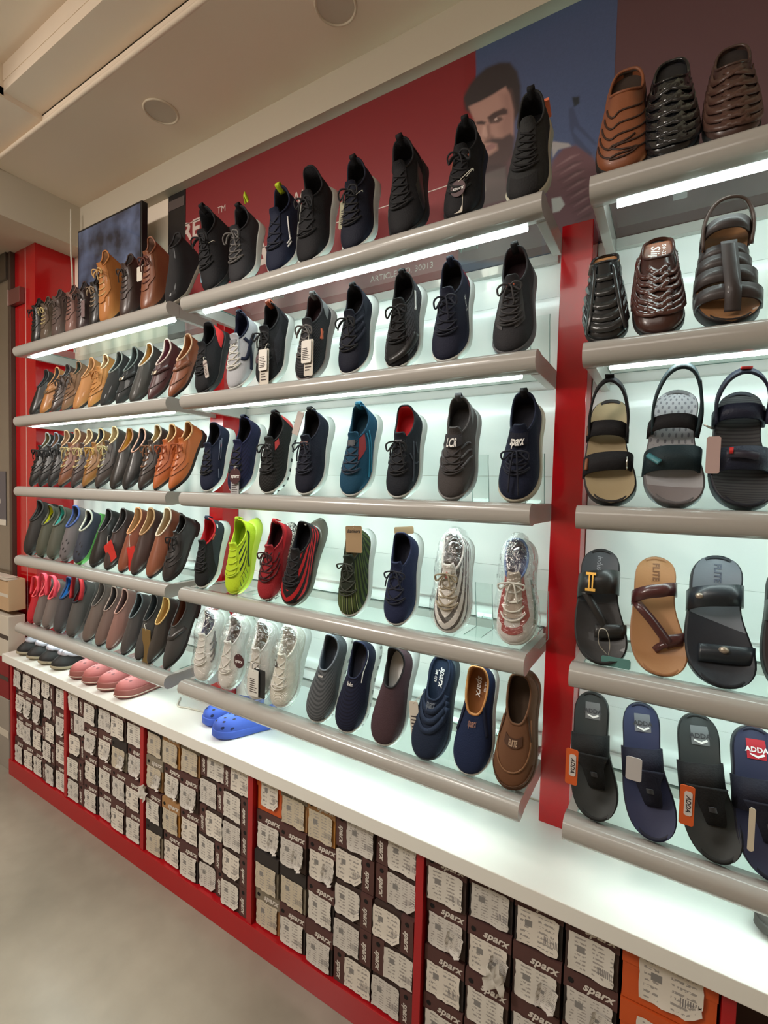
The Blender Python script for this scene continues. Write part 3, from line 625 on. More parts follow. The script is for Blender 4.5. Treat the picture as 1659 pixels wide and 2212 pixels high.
s.tag(paper, .16, .74, .14, .42, .06, dx=-.02); s.tag(mat('tag_white', (226, 222, 214), .6), .16, .74, .13, .24, .07, dx=-.02, fwd=.075, string=False); s.tag(maroon_t, .16, .74, .13, .13, .1, None, inkw, rnd_=True, dx=-.1, fwd=.045, string=False); s.fin()
s = sneaker(1, -.742, -.74, .29, 'grey and black ribbed sneaker with salmon star mark and white price tag', K('rib_black', (46, 46, 50), pats=[((20, 20, 24), lambda q, t, n: (t*120).sin() > .0)]), RUB('pinkgrey_sole', (150, 140, 138), g=1.2), K('wine_lining', (44, 26, 32)), lace_g, tab=K('grey_mesh', (120, 122, 124), g=1.2), fin=False, seed=24, lug=False)
s.rear_panel(K('speck_mesh', (128, 130, 132), g=1.2, pats=[((40, 40, 44), lambda q, t, n: ((q*160).sin()*((t*90).sin())) > .0)]), .66, .25, 1.0)
s.stripe('star_mark', mat('salmon', (214, 106, 70), .5, g=1.2), [[(.44, .62), (.42, .42)], [(.46, .52), (.38, .5)]], .028); s.tag(paper, .14, .84, .13, .4, .09, dx=.02); s.tag(mat('tag_white', (226, 222, 214)), .14, .84, .14, .25, .1, dx=.0, fwd=.07, string=False); s.fin()
s = sneaker(1, -.565, -.583, .286, 'dark navy knit runner with ribbed collar and sculpted white heel', navy_d, wht, lace=lace_k, tab=blk, fin=False, flare=.13, seed=25, rows=4)
s.rear_panel(K('navy_rib', (30, 36, 48), pats=[((14, 18, 28), lambda q, t, n: (q*130).sin() > .2)]), .52, .45, 1.0, 'ribbed_collar')
s.stripe('cage_strap', K('strap_navy', (26, 30, 46)), [[(a*.13, t), (a*.3, t-.04), (a*.42, t-.12)] for a in (1, -1) for t in (.6, .74, .88)], .035); s.fin()
s = sneaker(1, -.399, -.411, .29, 'black sneaker in a grey grid print with curved white sole', K('grid_print', (74, 74, 80), pats=[((20, 20, 22), lambda q, t, n: ((q*26).frac() < .16).mx((t*13).frac() < .18).mx(q.abs() < .16))]), wht, lace=lace_k, tab=blk, fin=False, flare=.09, seed=26)
s.patch('toe_cap', blk, -.3, .3, .0, .14); s.stripe('toe_band', LEA('band_black', (30, 30, 32)), [[(-.1, .2), (.05, .3), (.22, .34), (.36, .3)]], .07); s.stripe('swoosh', inkw, [[(.62, .8), (.5, .55), (.46, .62)]], .02); s.fin()
s = sneaker(1, -.248, -.262, .292, 'navy runner with red fade at the heel and white side lettering', K('navy_fade', (22, 26, 46), pats=[((92, 24, 40), lambda q, t, n: (q+n*.3) > .9), ((200, 44, 40), lambda q, t, n: ((q+n*.2) > .99).mn(t > .7))]), wht, lace=lace_n, tab=navy, fin=False, seed=27, flare=.06)
s.text('lettering', inkw, 'LCR', .46, .5, .055, turn=1.35); s.rear_panel(mat('sole_red', (160, 34, 40), .5, g=1.2), .9, .0, .1, 'sole_accent'); s.fin()
s = sneaker(1, -.079, -.087, .287, 'charcoal mesh sneaker with ladder laces on grey sole, last on the second shelf', charc, RUB('mid_grey_sole', (104, 104, 108), g=1.3), K('wine_lining', (44, 26, 32)), mat('dark_grey_lace', (62, 60, 62), .8, g=1.3), tab=blk, fin=False, seed=28, rows=6, bow=True)
s.patch('lace_stay', mat('stay_grey', (52, 50, 52), .6, g=G), .07, .22, .46, .98); s.patch('lace_stay', mat('stay_grey', (52, 50, 52)), -.22, -.07, .46, .98); s.stripe('tongue_mark', mat('salmon', (214, 106, 70)), [[(-.05, .97), (.05, .97)]], .03, .03); s.fin()
# --- middle unit, third level
s = sneaker(2, -1.207, -1.214, .272, 'navy sneaker with small red side mark and white sole next to the orange derbies', navy, wht, fin=False, seed=31, om=mat('red_out', (150, 30, 36), .5, g=1.3), bow=False)
s.stripe('side_line', mat('line_grey', (110, 118, 136), .6), [[(.5, .85), (.36, .5)], [(.6, .7), (.42, .4)], [(.32, .35), (.28, .15)]], .008); s.patch('side_mark', mat('hot_red', (214, 40, 38)), .5, .54, .55, .62, .01); s.fin()
s = sneaker(2, -1.057, -1.05, .282, 'indigo ribbed sneaker with round maroon tag and barcode strip on the third shelf', K('indigo_knit', (24, 27, 62), pats=[((14, 16, 40), lambda q, t, n: (t*70).sin() > .5)]), wht, tab=navy, fin=False, seed=32, bow=False)
s.tag(mat('tag_grey', (170, 170, 172), .6), .1, .62, .15, .34, .09, dx=.02); s.tag(maroon_t, .1, .62, .2, .2, .02, 'sparx', inkw, rnd_=True, dx=.05, fwd=.075); s.parts.append(('sole_accent', MB().box((.1, .1, .05), (.3, .125, .12)), mat('accent_orange', (230, 120, 84)), None, None)); s.fin()
s = sneaker(2, -.897, -.9, .288, 'black mesh runner with coral red heel panel and lugged white sole', K('black_mesh', (34, 34, 34), pats=[((14, 14, 14), lambda q, t, n: ((q*90).sin()*((t*90).sin())) > .0)]), wht, tab=blk, fin=False, seed=33, lug=True)
s.rear_panel(mat('coral', (196, 62, 62), .6, g=1.3), .78, .0, .95); s.patch('ankle_panel', mat('coral', (196, 62, 62)), .2, .33, .82, .97); s.patch('tongue_badge', mat('badge_grey', (120, 122, 128)), -.08, .08, .9, .97, .035); s.fin()
s = sneaker(2, -.732, -.742, .288, 'plain dark navy runner with bronze tongue badge and tag behind its heel', navy_d, wht, lace=lace_n, tab=blk, fin=False, seed=34, flare=.06)
s.patch('tongue_badge', mat('bronze', (120, 76, 66), .4, g=1.3), -.09, .09, .93, .99, .03); s.patch('heel_panel', K('slate', (44, 52, 74)), .8, .97, .45, .9); s.tag(mat('tag_silver', (190, 178, 172)), .97, .98, .1, .28, .03, dx=-.16, roll=-.35, fwd=.02, lines=False); s.fin()
s = sneaker(2, -.553, -.55, .29, 'teal blue runner with a red side patch on white sole', K('teal_knit', (18, 66, 92)), wht, K('teal_lining', (26, 60, 78)), lace=mat('slate_lace', (42, 54, 72), .8, g=G), tab=K('teal_light', (36, 112, 142)), fin=False, seed=35, bow=False, flare=.04)
s.patch('side_patch', mat('brick_red', (150, 40, 46), .6, g=1.3), .15, .34, .66, .98); s.stripe('side_line', K('teal_light', (36, 112, 142)), [[(.4, .9), (.45, .5), (.3, .14)], [(.5, .8), (.52, .4), (.36, .06)]], .016); s.rear_panel(K('teal_light', (36, 112, 142)), .86, .5, .95); s.patch('tongue_badge', mat('slate_badge', (52, 58, 66), .5, g=1.3), -.07, .07, .9, .98, .03); s.fin()
s = sneaker(2, -.387, -.391, .278, 'dark slate runner lined in bright red with crossed side lines', K('slate_knit', (26, 30, 38)), wht, mat('lining_red', (190, 26, 38), .8, g=1.4), lace=lace_k, fin=False, seed=36, ends=.2)
s.stripe('side_line', K('line_slate', (60, 66, 76)), [[(.25, .7), (.34, .4), (.42, .2)], [(.38, .75), (.3, .4), (.24, .2)], [(.45, .6), (.46, .3)], [(-.25, .7), (-.34, .4), (-.42, .2)]], .014); s.patch('tongue_badge', mat('badge_grey', (120, 122, 128)), -.06, .06, .95, .99, .035); s.fin()
s = sneaker(2, -.222, -.225, .288, 'grey-brown knit sneaker with white letters on its tongue, third shelf', K('taupe_knit', (74, 70, 70), g=1.35), gry, K('grey_lining', (66, 66, 68)), mat('dark_grey_lace', (62, 60, 62)), tab=K('grey_mid', (84, 84, 88)), fin=False, seed=37, om=gry, rows=4, bow=False, lt=.8)
s.patch('tongue_badge', K('badge_dark', (52, 52, 56)), -.16, .16, .84, .99, .035); s.text('lettering', inkw, 'LCR', 0, .89, .085, .056, .2, .03, spacing=1.1); s.rear_panel(K('grey_mesh2', (120, 122, 122), g=1.2), .6, .5, 1.0)
s.stripe('cage_strap', K('cage_grey', (92, 92, 96)), [[(a*.14, t), (a*.3, t-.05), (a*.4, t-.2)] for a in (1, -1) for t in (.56, .68, .8)], .02); s.fin()
s = sneaker(2, -.053, -.05, .286, 'navy knit sneaker with loose bow and pale sole, last on the third shelf', navy, mat('cream_sole', (190, 184, 166)), navy_d, lace_n, tab=blk, fin=False, seed=38, rows=4, lt=.78, ins=K('insole_navy', (30, 32, 44)), ends=.34, flare=.05)
s.patch('tongue_badge', navy_d, -.16, .16, .84, .99, .03); s.text('lettering', inkw, 'sparx', 0, .89, .088, .056, .3, .03); s.fin()
# --- middle unit, fourth level
s = sneaker(3, -1.236, -1.238, .276, 'black and grey sneaker with scarlet collar next to black derby', K('black_soft', (22, 24, 26)), wht, mat('lining_red', (190, 26, 38)), tab=K('slate', (44, 52, 74)), fin=False, seed=41, bow=False, rim=mat('lining_red', (190, 26, 38)))
s.patch('quarter', K('slate_grey', (44, 50, 58)), .38, .9, .1, .95); s.patch('heel_badge', inkw, .72, .78, .6, .75, .012); s.stripe('side_script', mat('rust', (176, 84, 50)), [[(.4, .9), (.46, .93), (.52, .92)]], .016, .01); s.fin()
neon = mat('neon_knit', (196, 226, 30), .7, bump=('knit', 240, .3), g=1.25, pats=[((26, 48, 24), lambda q, t, n: ((((q-.36).abs()*9+t*38).sin() > .35).mn(((q-.34).abs() < .13)).mn((t-.62).abs() < .26)))])
s = sneaker(3, -1.062, -1.072, .28, 'neon yellow-green runner with black side ripples', neon, mat('neon_sole', (206, 232, 70), .5, g=1.2), mat('neon_lining', (176, 206, 36), .8, g=1.2), mat('neon_lace', (190, 216, 50), .8, g=1.2), om=mat('neon_sole', (206, 232, 70)), tab=mat('neon_lace', (190, 216, 50)), fin=False, seed=42, flare=.1, bow=False, cross=False)
s.stripe('side_line', mat('dark_green', (30, 62, 30), .6), [[(.62, .95), (.66, .6), (.48, .35), (.42, .12)]], .018)
hb = MB(); [s.disc(hb, .2+.05*a, .16+.05*b, .009, .006, 6) for a in range(4) for b in range(4)]; s.part('vent_holes', hb, mat('dark_green', (30, 62, 30))); s.fin()
rk = mat('crimson_knit', (150, 18, 30), .75, bump=('knit', 240, .3), g=1.4)
s = sneaker(3, -.901, -.888, .283, 'crimson knit sneaker with black-and-white speckled sole', rk, mat('speckled_sole', (214, 210, 200), .5, nsc=260, pats=[((20, 18, 18), lambda q, t, n: n > .5)]), K('wine_dark', (52, 14, 22)), mat('wine_lace', (60, 18, 24), .8, g=1.4), tab=mat('lining_red', (190, 26, 38)), fin=False, seed=43, flare=.06, last=dict(xt=.4), lug=True)
s.rear_panel(mat('scarlet_rib', (190, 24, 36), .8, g=1.4, pats=[((130, 14, 26), lambda q, t, n: (t*60).sin() > 0)]), .5, .55, 1.0, 'ribbed_collar')
s.stripe('lace_loop', mat('wine_lace', (60, 18, 24)), [[(a*.14, t), (a*.24, t-.03), (a*.34, t+.02)] for a in (1, -1) for t in (.55, .67, .79)], .014); s.fin()
zig = lambda q, t, n: ((t*1.5-q.abs()*1.5)*15.0).sin() > .0
s = sneaker(3, -.784, -.755, .29, 'black and red zigzag sneaker on a smoky translucent sole', K('zigzag_red', (176, 32, 36), pats=[((26, 22, 24), zig), ((26, 22, 24), lambda q, t, n: (q.abs() < .17).mn(t > .45)), ((24, 20, 22), lambda q, t, n: t < .13)]), mat('smoky_sole', (96, 90, 80), .15, g=1.3), K('deep_lining', (14, 16, 26)), tab=None, fin=False, seed=44, flare=.12, bow=False, om=RUB('smoky_out', (52, 48, 46)), lace=lace_k, last=dict(wf=1.1))
s.rear_panel(K('heel_black', (38, 36, 38)), .82, .4, .85); s.patch('inner_label', inkw, .93, .97, .9, .97, -.03); s.fin()
s = sneaker(3, -.548, -.566, .283, 'olive green striped knit sneaker with kraft tag in its opening', K('olive_stripe', (66, 80, 36), pats=[((30, 38, 26), lambda q, t, n: (q*84).sin() > -.1), ((128, 140, 92), lambda q, t, n: ((q*84).sin() > .9).mn(q.abs() < .2))]), wht, K('olive_lining', (84, 78, 52)), mat('olive_lace', (54, 58, 48), .8, g=1.4), fin=False, seed=45, rows=4, flare=.05)
s.tag(kraft, .97, .98, .22, .3, .0, 'Bankerz', inkd, roll=.05, dx=.02, lines=False); s.fin()
s = sneaker(3, -.384, -.392, .276, 'plain navy knit sneaker on white ribbed sole with kraft card on the heel', K('blue_navy', (28, 36, 66)), wht, navy_d, lace_n, fin=False, seed=46, rows=4, flare=.07)
s.tag(kraft, .99, .99, .24, .08, -.05, roll=.1, lines=False, string=False, fwd=-.03); s.fin()
zeb = K('zebra_knit', (214, 212, 208), g=1.0, pats=[((40, 38, 42), lambda q, t, n: ((t*1.5-q.abs()*1.6)*15.5).sin() > .3), ((206, 204, 198), lambda q, t, n: (q.abs() < .14).mn(t > .5)), ((60, 58, 62), lambda q, t, n: t > .9)])
s = sneaker(3, -.217, -.225, .278, 'bagged white sneaker with black speckled chevrons', zeb, wht, K('grey_lining', (66, 66, 68)), mat('beige_lace', (176, 164, 140), .8, g=1.2), fin=False, seed=47, bow=True)
s.patch('tongue_tab', wht, -.05, .05, .92, .995, .04); s.text('lettering', mat('hot_red', (214, 40, 38)), 'FAS', 0, .955, .03, .052, 0, .01, turn=-1.5); s.wrap(clear, 1); s.fin()
s = sneaker(3, -.04, -.054, .274, 'bagged white sneaker with red overlay and blue collar, last on its shelf', K('white_knit', (204, 200, 198), g=1.1), wht, mat('blue_lining', (28, 54, 110), .8, g=1.3), lace_w, fin=False, seed=48, rim=mat('blue_rim', (44, 92, 160), .7, g=1.2), tong=K('beige_mesh', (186, 172, 158), g=1.1), cross=False, om=blk_r, flare=.06)
for a in (1, -1): s.patch('overlay', LEA('overlay_red', (156, 40, 46), g=1.3), *sorted((a*.1, a*.25)), .4, .98)
s.patch('overlay', LEA('overlay_red', (156, 40, 46)), -.13, .13, .3, .42); s.stripe('side_wave', mat('sage', (120, 140, 128), .6, g=1.2), [[(.5, .5), (.42, .2), (.3, .06)]], .04); s.wrap(clear, 2); s.fin()
# --- middle unit, lowest level
wk = K('white_upper', (212, 210, 206), .6, g=1.08)
s = sneaker(4, -1.223, -1.219, .279, 'bagged white leather-look sneaker with grey side bars and blue lining', wk, wht, mat('blue_lining', (28, 54, 110)), lace_w, fin=False, seed=51, bow=False, cross=False, om=gry)
s.stripe('side_bar', mat('bar_grey', (92, 90, 92), .5, g=1.2), [[(.28, .75-.13*k), (.38, .7-.13*k), (.5, .76-.13*k)] for k in range(4)], .02); s.wrap(clear, 3); s.fin()
s = sneaker(4, -1.081, -1.068, .275, 'bagged white sneaker with round maroon tag and ribbed grey heel', wk, wht, K('mauve_lining', (120, 108, 110), g=1.2), lace_w, fin=False, seed=52, bow=False, om=gry, rows=3)
s.rear_panel(mat('rib_white', (214, 212, 206), .6, pats=[((90, 92, 92), lambda q, t, n: (t*48).sin() > .2)]), .8, .0, .95); s.tag(maroon_t, .34, .7, .19, .19, .01, 'sparx', inkw, rnd_=True, dx=.08); s.wrap(clear, 4); s.fin()
s = sneaker(4, -.938, -.942, .278, 'bagged white sneaker with black-edged hang tag and dotted laces', wk, wht, K('khaki_lining', (140, 130, 108), g=1.2), mat('dot_lace', (196, 190, 180), .8), fin=False, seed=53, bow=False, rows=4)
s.tag(mat('tag_black', (34, 36, 38), .5), .1, .84, .2, .36, .05, dx=.1, lines=False, string=False, fwd=.06); s.tag(mat('tag_card', (214, 214, 208), .6), .05, .84, .17, .34, .05, dx=.05, fwd=.075, sm=inkd); s.wrap(clear, 5); s.fin()
s = sneaker(4, -.817, -.8, .284, 'white woven-texture sneaker in a cloudy bag with two black letters', mat('white_weave', (214, 212, 200), .7, bump=('rib', 9, .6), g=1.05), wht, K('white_lining', (200, 196, 186), g=1.1), lace_w, fin=False, seed=54, bow=False, rows=4)
s.text('lettering', inkd, 'LO', -.12, .93, .07, .035, 0, .03, turn=-1.3); s.text('lettering', inkd, 'LO', -.24, .6, .05, .02, 0, .03, turn=-1.4); s.wrap(clear, 6); s.fin()
def slipon(lv, x0, x1, h, label, up, sole=wht, line=drk, ins=None, om=gry, last={}, rim=None, th=70, name='slip_on_shoe', cat='slip-on shoe', flare=.03, fin=True, h_k=1.0, lug=False):
    L = h/h_k; s = Shoe('slipon', L, th, math.atan2(x1-x0, h), yaw=.03, **{**dict(z0=.34, z1=.25, z2=.29, xt=.42, hw=.115), **last}); s.sole(sole, om, 1.06, flare, lug=lug); s.upper(up, rim_m=rim); s.lining(line, ins)
    s.fin = lambda: place(s, name, label, cat, lv, x0, GRP['M'])
    if fin: s.fin()
    return s
s = slipon(4, -.666, -.635, .286, 'grey knit slip-on with small white lettering at the throat', K('grey_knit_wave', (96, 100, 104), g=1.3, pats=[((70, 74, 78), lambda q, t, n: ((q*22).sin()*1.5+t*90).sin() > .1)]), wht, K('slate_lining', (66, 72, 82)), fin=False, rim=K('grey_rim', (104, 110, 118)), lug=True, flare=.06)
s.text('lettering', inkw, 'Bankerz', 0, .92, .034, .014); s.fin()
s = slipon(4, -.547, -.524, .284, 'navy ribbed slip-on with a white piping line beside the grey slip-on', K('navy_rib2', (22, 27, 52), pats=[((12, 16, 36), lambda q, t, n: (t*110).sin() > .2)]), wht, navy_d, K('insole_slate', (60, 62, 76)), fin=False, lug=True, flare=.08)
s.text('lettering', inkw, 'Bankerz', 0, .92, .045, .014); s.stripe('piping', inkw, [[(.3, .8), (.38, .93), (.55, .95), (.75, .9)]], .01); s.text('lettering', inkd, 'Bankerz', .8, .9, .02, -.05); s.fin()
s = slipon(4, -.412, -.394, .288, 'plum mesh slip-on with black sock collar and thick white sole', K('plum_knit', (72, 52, 58), g=1.35), wht, K('black_sock', (34, 32, 34)), inkw, rim=K('black_sock', (34, 32, 34)), flare=.12, fin=False, last=dict(z0=.38)); s.fin()
cn = K('canvas_navy', (32, 44, 66), .85, g=1.3)
s = slipon(4, -.282, -.266, .29, 'navy backless canvas mule with elastic bands and a hang tag', cn, RUB('slate_sole', (70, 82, 92), g=1.2), cn, K('canvas_light', (38, 52, 76), g=1.3), last=dict(z0=.2, z1=.19, z2=.26, xt=.44), fin=False, h_k=.99, om=RUB('slate_sole', (70, 82, 92)), name='mule', cat='mule')
s.stripe('elastic_band', K('band_navy', (36, 50, 74), g=1.35), [[(-.42, t-.1), (-.2, t), (0, t), (.2, t), (.42, t-.1)] for t in (.62, .74, .86)], .055, .008, 24); s.text('lettering', mat('print_slate', (110, 120, 132), .6), 'sparx', 0, .945, .085, .014, .3)
s.tag(paper, -.32, .85, .1, .42, .08, dx=-.08, roll=.12); s.tag(maroon_t, -.32, .85, .14, .14, .14, None, inkw, rnd_=True, dx=-.05, fwd=.04, string=False)
s.zf = .12; s.flat_text('lettering', inkw, 'sparx', .22, .02, .06, .3, lift=.02); s.flat_text('lettering', inkw, 'SM-479', .22, -.045, .028, 0, lift=.02); s.fin()
s = slipon(4, -.151, -.149, .287, 'navy slip-on with tan padded collar lining', K('canvas_blue', (24, 36, 66), .85), wht, LEA('tan_lining', (192, 132, 72), .6, g=1.25), LEA('tan_insole', (156, 98, 46), .6, g=1.25), rim=LEA('tan_lining', (192, 132, 72)), fin=False, last=dict(xt=.46, z2=.24, hw=.118))
s.text('lettering', mat('copper', (150, 110, 96), .5), 'sparx', 0, .89, .075, .012, .3); s.zf = .12; s.flat_text('lettering', inkw, 'sparx', .2, -.0, .06, .3, lift=.035); s.flat_text('lettering', inkw, 'SM-403', .2, .055, .022, 0, lift=.035); [s.stripe('gore', K('gore_navy', (18, 26, 48)), [[(a*.3, .5), (a*.3, .75), (a*.32, .96)]], .03) for a in (1, -1)]; s.fin()
bs = LEA('suede_brown', (104, 66, 38), .75, g=1.35, coat=0.0)
s = slipon(4, -.038, -.036, .29, 'brown suede-look slip-on with raised badge, last on the lowest middle shelf', bs, RUB('brown_sole', (90, 58, 34), g=1.35), LEA('brown_lining', (70, 50, 32), .8, g=1.3), fin=False, last=dict(xt=.45, z2=.25, hw=.118), om=RUB('brown_sole', (90, 58, 34)))
s.stripe('seam', LEA('seam_tan', (132, 90, 56), .7, g=1.3), [[(-.42, .72), (-.28, .5), (0, .44), (.28, .5), (.42, .72)]], .014, .005, 24); s.patch('badge', LEA('badge_brown', (74, 44, 26), .5, g=1.3), -.15, .15, .73, .84, .012); s.text('lettering', mat('badge_text', (176, 150, 126), .5), 'FLITE', 0, .785, .056, .016, 0, .03)
[s.stripe('gore', LEA('gore_brown', (74, 46, 26), .8, g=1.3), [[(a*.33, .55), (a*.33, .75), (a*.34, .96)]], .014) for a in (1, -1)]; s.stripe('crease', LEA('seam_dark', (86, 54, 30), .8, g=1.3), [[(-.3, .22), (0, .18), (.3, .22)]], .008); s.fin()
# --- left unit: leather shoes, boots and clogs
def leather(lv, x0, h, label, col, kind='derby', line=(170, 120, 72), lace=None, sole=(34, 28, 26), rim=None, name=None, cat=None, dx=0.0, th=64, toe=None, seed=0, rough=.38, lean=None, fin=True, rimc=None, strap=None, buckle=False, g=1.5, heel=True, **last):
    D = dict(derby=dict(z0=.28, z1=.21, z2=.25, xt=.34, hw=.085, hh=.04, hm=.04, ht=.04, spring=.05, ho=.07, hs=.09, kt=.5, dt=.42, toe='point'),
             loafer=dict(z0=.26, z1=.18, z2=.22, xt=.47, hw=.09, hh=.035, hm=.035, ht=.035, spring=.045, ho=.07, hs=.08, kt=.42, dt=.34, toe='point'),
             slip=dict(z0=.27, z1=.2, z2=.24, xt=.44, hw=.095, hh=.04, hm=.04, ht=.04, spring=.05, ho=.075, hs=.09, kt=.45, dt=.36, toe='square'),
             boot=dict(z0=.46, z1=.42, z2=.44, xt=.3, hw=.09, hh=.06, hm=.05, ht=.05, spring=.05, ho=.09, hs=.16, kt=.42, ks=.1, dt=.55, toe='round', narrow=.1))[kind]
    if toe: D['toe'] = toe
    D['wf'] = .94
    D.update(last); k = (math.sin(math.radians(th))*.97+math.cos(math.radians(th))*D['z0'])
    s = Shoe(kind, h/k, th, math.atan2(dx, h) if lean is None else lean, yaw=.05, **D)
    c = '%d_%d_%d' % tuple(col); m = LEA('leather_'+c, col, rough, g=g); so = RUB('sole_%d_%d_%d' % tuple(sole), sole, .6)
    s.sole(so, so, 1.05, 0, edge=.012); 
    if heel: s.heel(RUB('heel_%d_%d_%d' % tuple(sole), sole, .5), .25, .045)
    rm = LEA('edge_%d_%d_%d' % tuple(rimc), rimc, .6) if rimc else None
    s.upper(m, 26, 12, rim=.012, rim_m=rm); s.lining(LEA('lining_%d_%d_%d' % tuple(line), line, .7, g=1.2, coat=0))
    if lace:
        ml = mat('lace_%d_%d_%d' % tuple(lace), lace, .8, g=1.45); r = 4 if kind == 'boot' else 3
        s.tongue(m, .62 if kind != 'boot' else .5, .15, .05)
        s.patch('lace_stay', m, .05, .3, .55, .985, .012); s.patch('lace_stay', m, -.3, -.05, .55, .985, .012)
        s.laces(ml, r+1, .62, .95, .16, .13, .0105, bow=True, cross=False, seed=seed, ends=.14)
    if kind == 'loafer' or strap:
        sm = LEA('strap_'+c, tuple(int(v*.85) for v in col), rough); s.stripe('strap', sm, [[(-.5, .45), (-.3, .72), (0, .8), (.3, .72), (.5, .45)]], .06, .01, 24)
        if buckle: s.patch('buckle', mat('buckle_metal', (186, 176, 158), .25, metal=.9), -.12, .12, .76, .83, .026)
    if kind in ('derby', 'loafer'): s.stripe('seam', LEA('seam_'+c, tuple(int(v*.7) for v in col), .5), [[(-.4, .3), (-.22, .42), (0, .46), (.22, .42), (.4, .3)]], .009, .004, 20)
    s.fin = lambda: place(s, name or dict(derby='leather_shoe', loafer='loafer', slip='slip_on_shoe', boot='ankle_boot')[kind], label, cat or dict(derby='shoe', loafer='loafer', slip='shoe', boot='boot')[kind], lv, x0, GRP['L'])
    if fin: s.fin()
    return s
BK = (30, 27, 26); DB = (62, 46, 40); BR = (112, 68, 48); TN = (168, 112, 62); OR = (176, 92, 40); CL = (190, 172, 124)
# top of the left unit
leather(0, -2.565, .25, 'small black boot with loose laces at the far left end of the top shelf', BK, 'boot', lace=(26, 26, 28), seed=1, line=(40, 36, 34))
leather(0, -2.468, .24, 'taupe suede boot with cream laces beside the small black boot', (92, 76, 62), 'boot', lace=CL, seed=2, rough=.8, line=(70, 56, 48))
leather(0, -2.352, .255, 'dusty brown boot standing third along the top left shelf', (84, 66, 60), 'boot', lace=(90, 78, 72), seed=3, rough=.7, line=(64, 48, 44))
leather(0, -2.22, .25, 'rosy brown ankle boot with dark laces on the top left shelf', (122, 84, 74), 'boot', lace=(66, 46, 42), seed=4, rough=.55, line=(64, 44, 40))
s = leather(0, -2.122, .245, 'dark brown boot with a dull pink tag on the top left shelf', (66, 50, 50), 'boot', lace=(50, 40, 40), seed=5, fin=False, line=(44, 34, 34)); s.tag(mat('tag_pinkgrey', (124, 104, 104), .6), .3, .7, .13, .34, .02, dx=.02, lines=False); s.fin()
leather(0, -2.006, .255, 'black boot with pale loops of lace next to the tan boot', BK, 'boot', lace=(150, 130, 108), seed=6, line=(40, 34, 32))
leather(0, -1.912, .33, 'tall tan work boot with pale laces in front of the television', (176, 112, 54), 'boot', lace=(196, 158, 104), seed=7, rough=.7, z0=.56, z1=.5, z2=.5, line=(140, 92, 48))
leather(0, -1.758, .29, 'dark chocolate boot half hidden behind the rust brown boot', (62, 46, 42), 'boot', lace=(54, 42, 38), seed=8, line=(48, 36, 32))
s = leather(0, -1.605, .32, 'rust brown boot with a bow and a pale square tag on the top left shelf', (124, 72, 48), 'boot', lace=(92, 48, 40), seed=9, fin=False, z0=.5, z1=.42, z2=.42, line=(100, 64, 46)); s.tag(paper, -.36, .72, .12, .2, .02, dx=-.05, lines=False); s.fin()
leather(0, -1.44, .3, 'black suede boot with pale side gore, last on the top left shelf', (28, 27, 30), 'boot', seed=10, rough=.9, line=(34, 30, 30), sole=(150, 144, 132))
# second level
Y1 = [-2.60, -2.487, -2.378, -2.272, -2.158, -2.034, -1.924, -1.808, -1.696, -1.573, -1.437]
leather(1, Y1[0], .265, 'black suede shoe farthest left on the second left shelf', BK, 'slip', rough=.85, line=(40, 40, 42))
leather(1, Y1[1], .265, 'tan shoe with dark buckle strap between two dark shoes', TN, 'slip', strap=True, buckle=True, line=(60, 60, 62))
leather(1, Y1[2], .268, 'dark brown shoe with grey lining, third on the second left shelf', DB, 'derby', lace=(60, 50, 46), line=(66, 64, 66), seed=13)
leather(1, Y1[3], .27, 'brown nubuck lace-up with dark green lining', (120, 88, 62), 'derby', lace=(84, 64, 50), line=(46, 66, 52), rough=.75, seed=14)
leather(1, Y1[4], .275, 'honey tan shoe with plain vamp beside the nubuck lace-up', (176, 120, 66), 'slip', line=(186, 140, 92), rough=.6)
leather(1, Y1[5], .275, 'golden tan lace-up with stitched bow on the second left shelf', (182, 124, 60), 'derby', lace=(176, 118, 62), line=(188, 148, 102), rough=.65, seed=16, rimc=(214, 190, 150))
leather(1, Y1[6], .275, 'matt black low shoe with tissue in it, left of two black loafers', (36, 36, 36), 'slip', line=(48, 52, 50), rough=.8, rimc=(120, 124, 118))
leather(1, Y1[7], .28, 'black velvet loafer with small silver bar on the second left shelf', (30, 31, 32), 'loafer', line=(54, 60, 58), rough=.75, buckle=True, rimc=(90, 100, 96))
leather(1, Y1[8], .282, 'grey-black plain shoe with mustard lining before the maroon loafer', (52, 50, 46), 'slip', line=(196, 142, 62), rough=.55, rimc=(190, 184, 170))
leather(1, Y1[9], .282, 'maroon loafer with silver bit and wine lining', (74, 40, 42), 'loafer', line=(112, 40, 56), buckle=True, rimc=(200, 180, 170))
leather(1, Y1[10], .284, 'mid-brown loafer with a strap, last on the second left shelf', (136, 78, 50), 'loafer', line=(180, 118, 72), rimc=(206, 172, 140))
# third level
Y2 = [-2.61, -2.512, -2.41, -2.306, -2.188, -2.083, -1.97, -1.845, -1.747, -1.636, -1.533, -1.43]
leather(2, Y2[0], .30, 'black lace-up with olive lining, farthest left on the third shelf', BK, 'derby', lace=(24, 24, 24), line=(112, 92, 46), seed=1, rimc=(150, 146, 140))
leather(2, Y2[1], .296, 'black lace-up with rusty brown lining, second on the third left shelf', (32, 32, 34), 'derby', lace=(26, 26, 28), line=(150, 98, 66), seed=2, rimc=(120, 116, 124))
leather(2, Y2[2], .302, 'black lace-up with light tan lining, third on the third left shelf', (34, 33, 35), 'derby', lace=(26, 26, 28), line=(190, 140, 98), seed=3, rimc=(176, 140, 110))
leather(2, Y2[3], .306, 'chestnut shoe with curled cream laces and tan lining', (118, 72, 50), 'derby', lace=CL, line=(196, 150, 106), seed=4, rimc=(206, 166, 126))
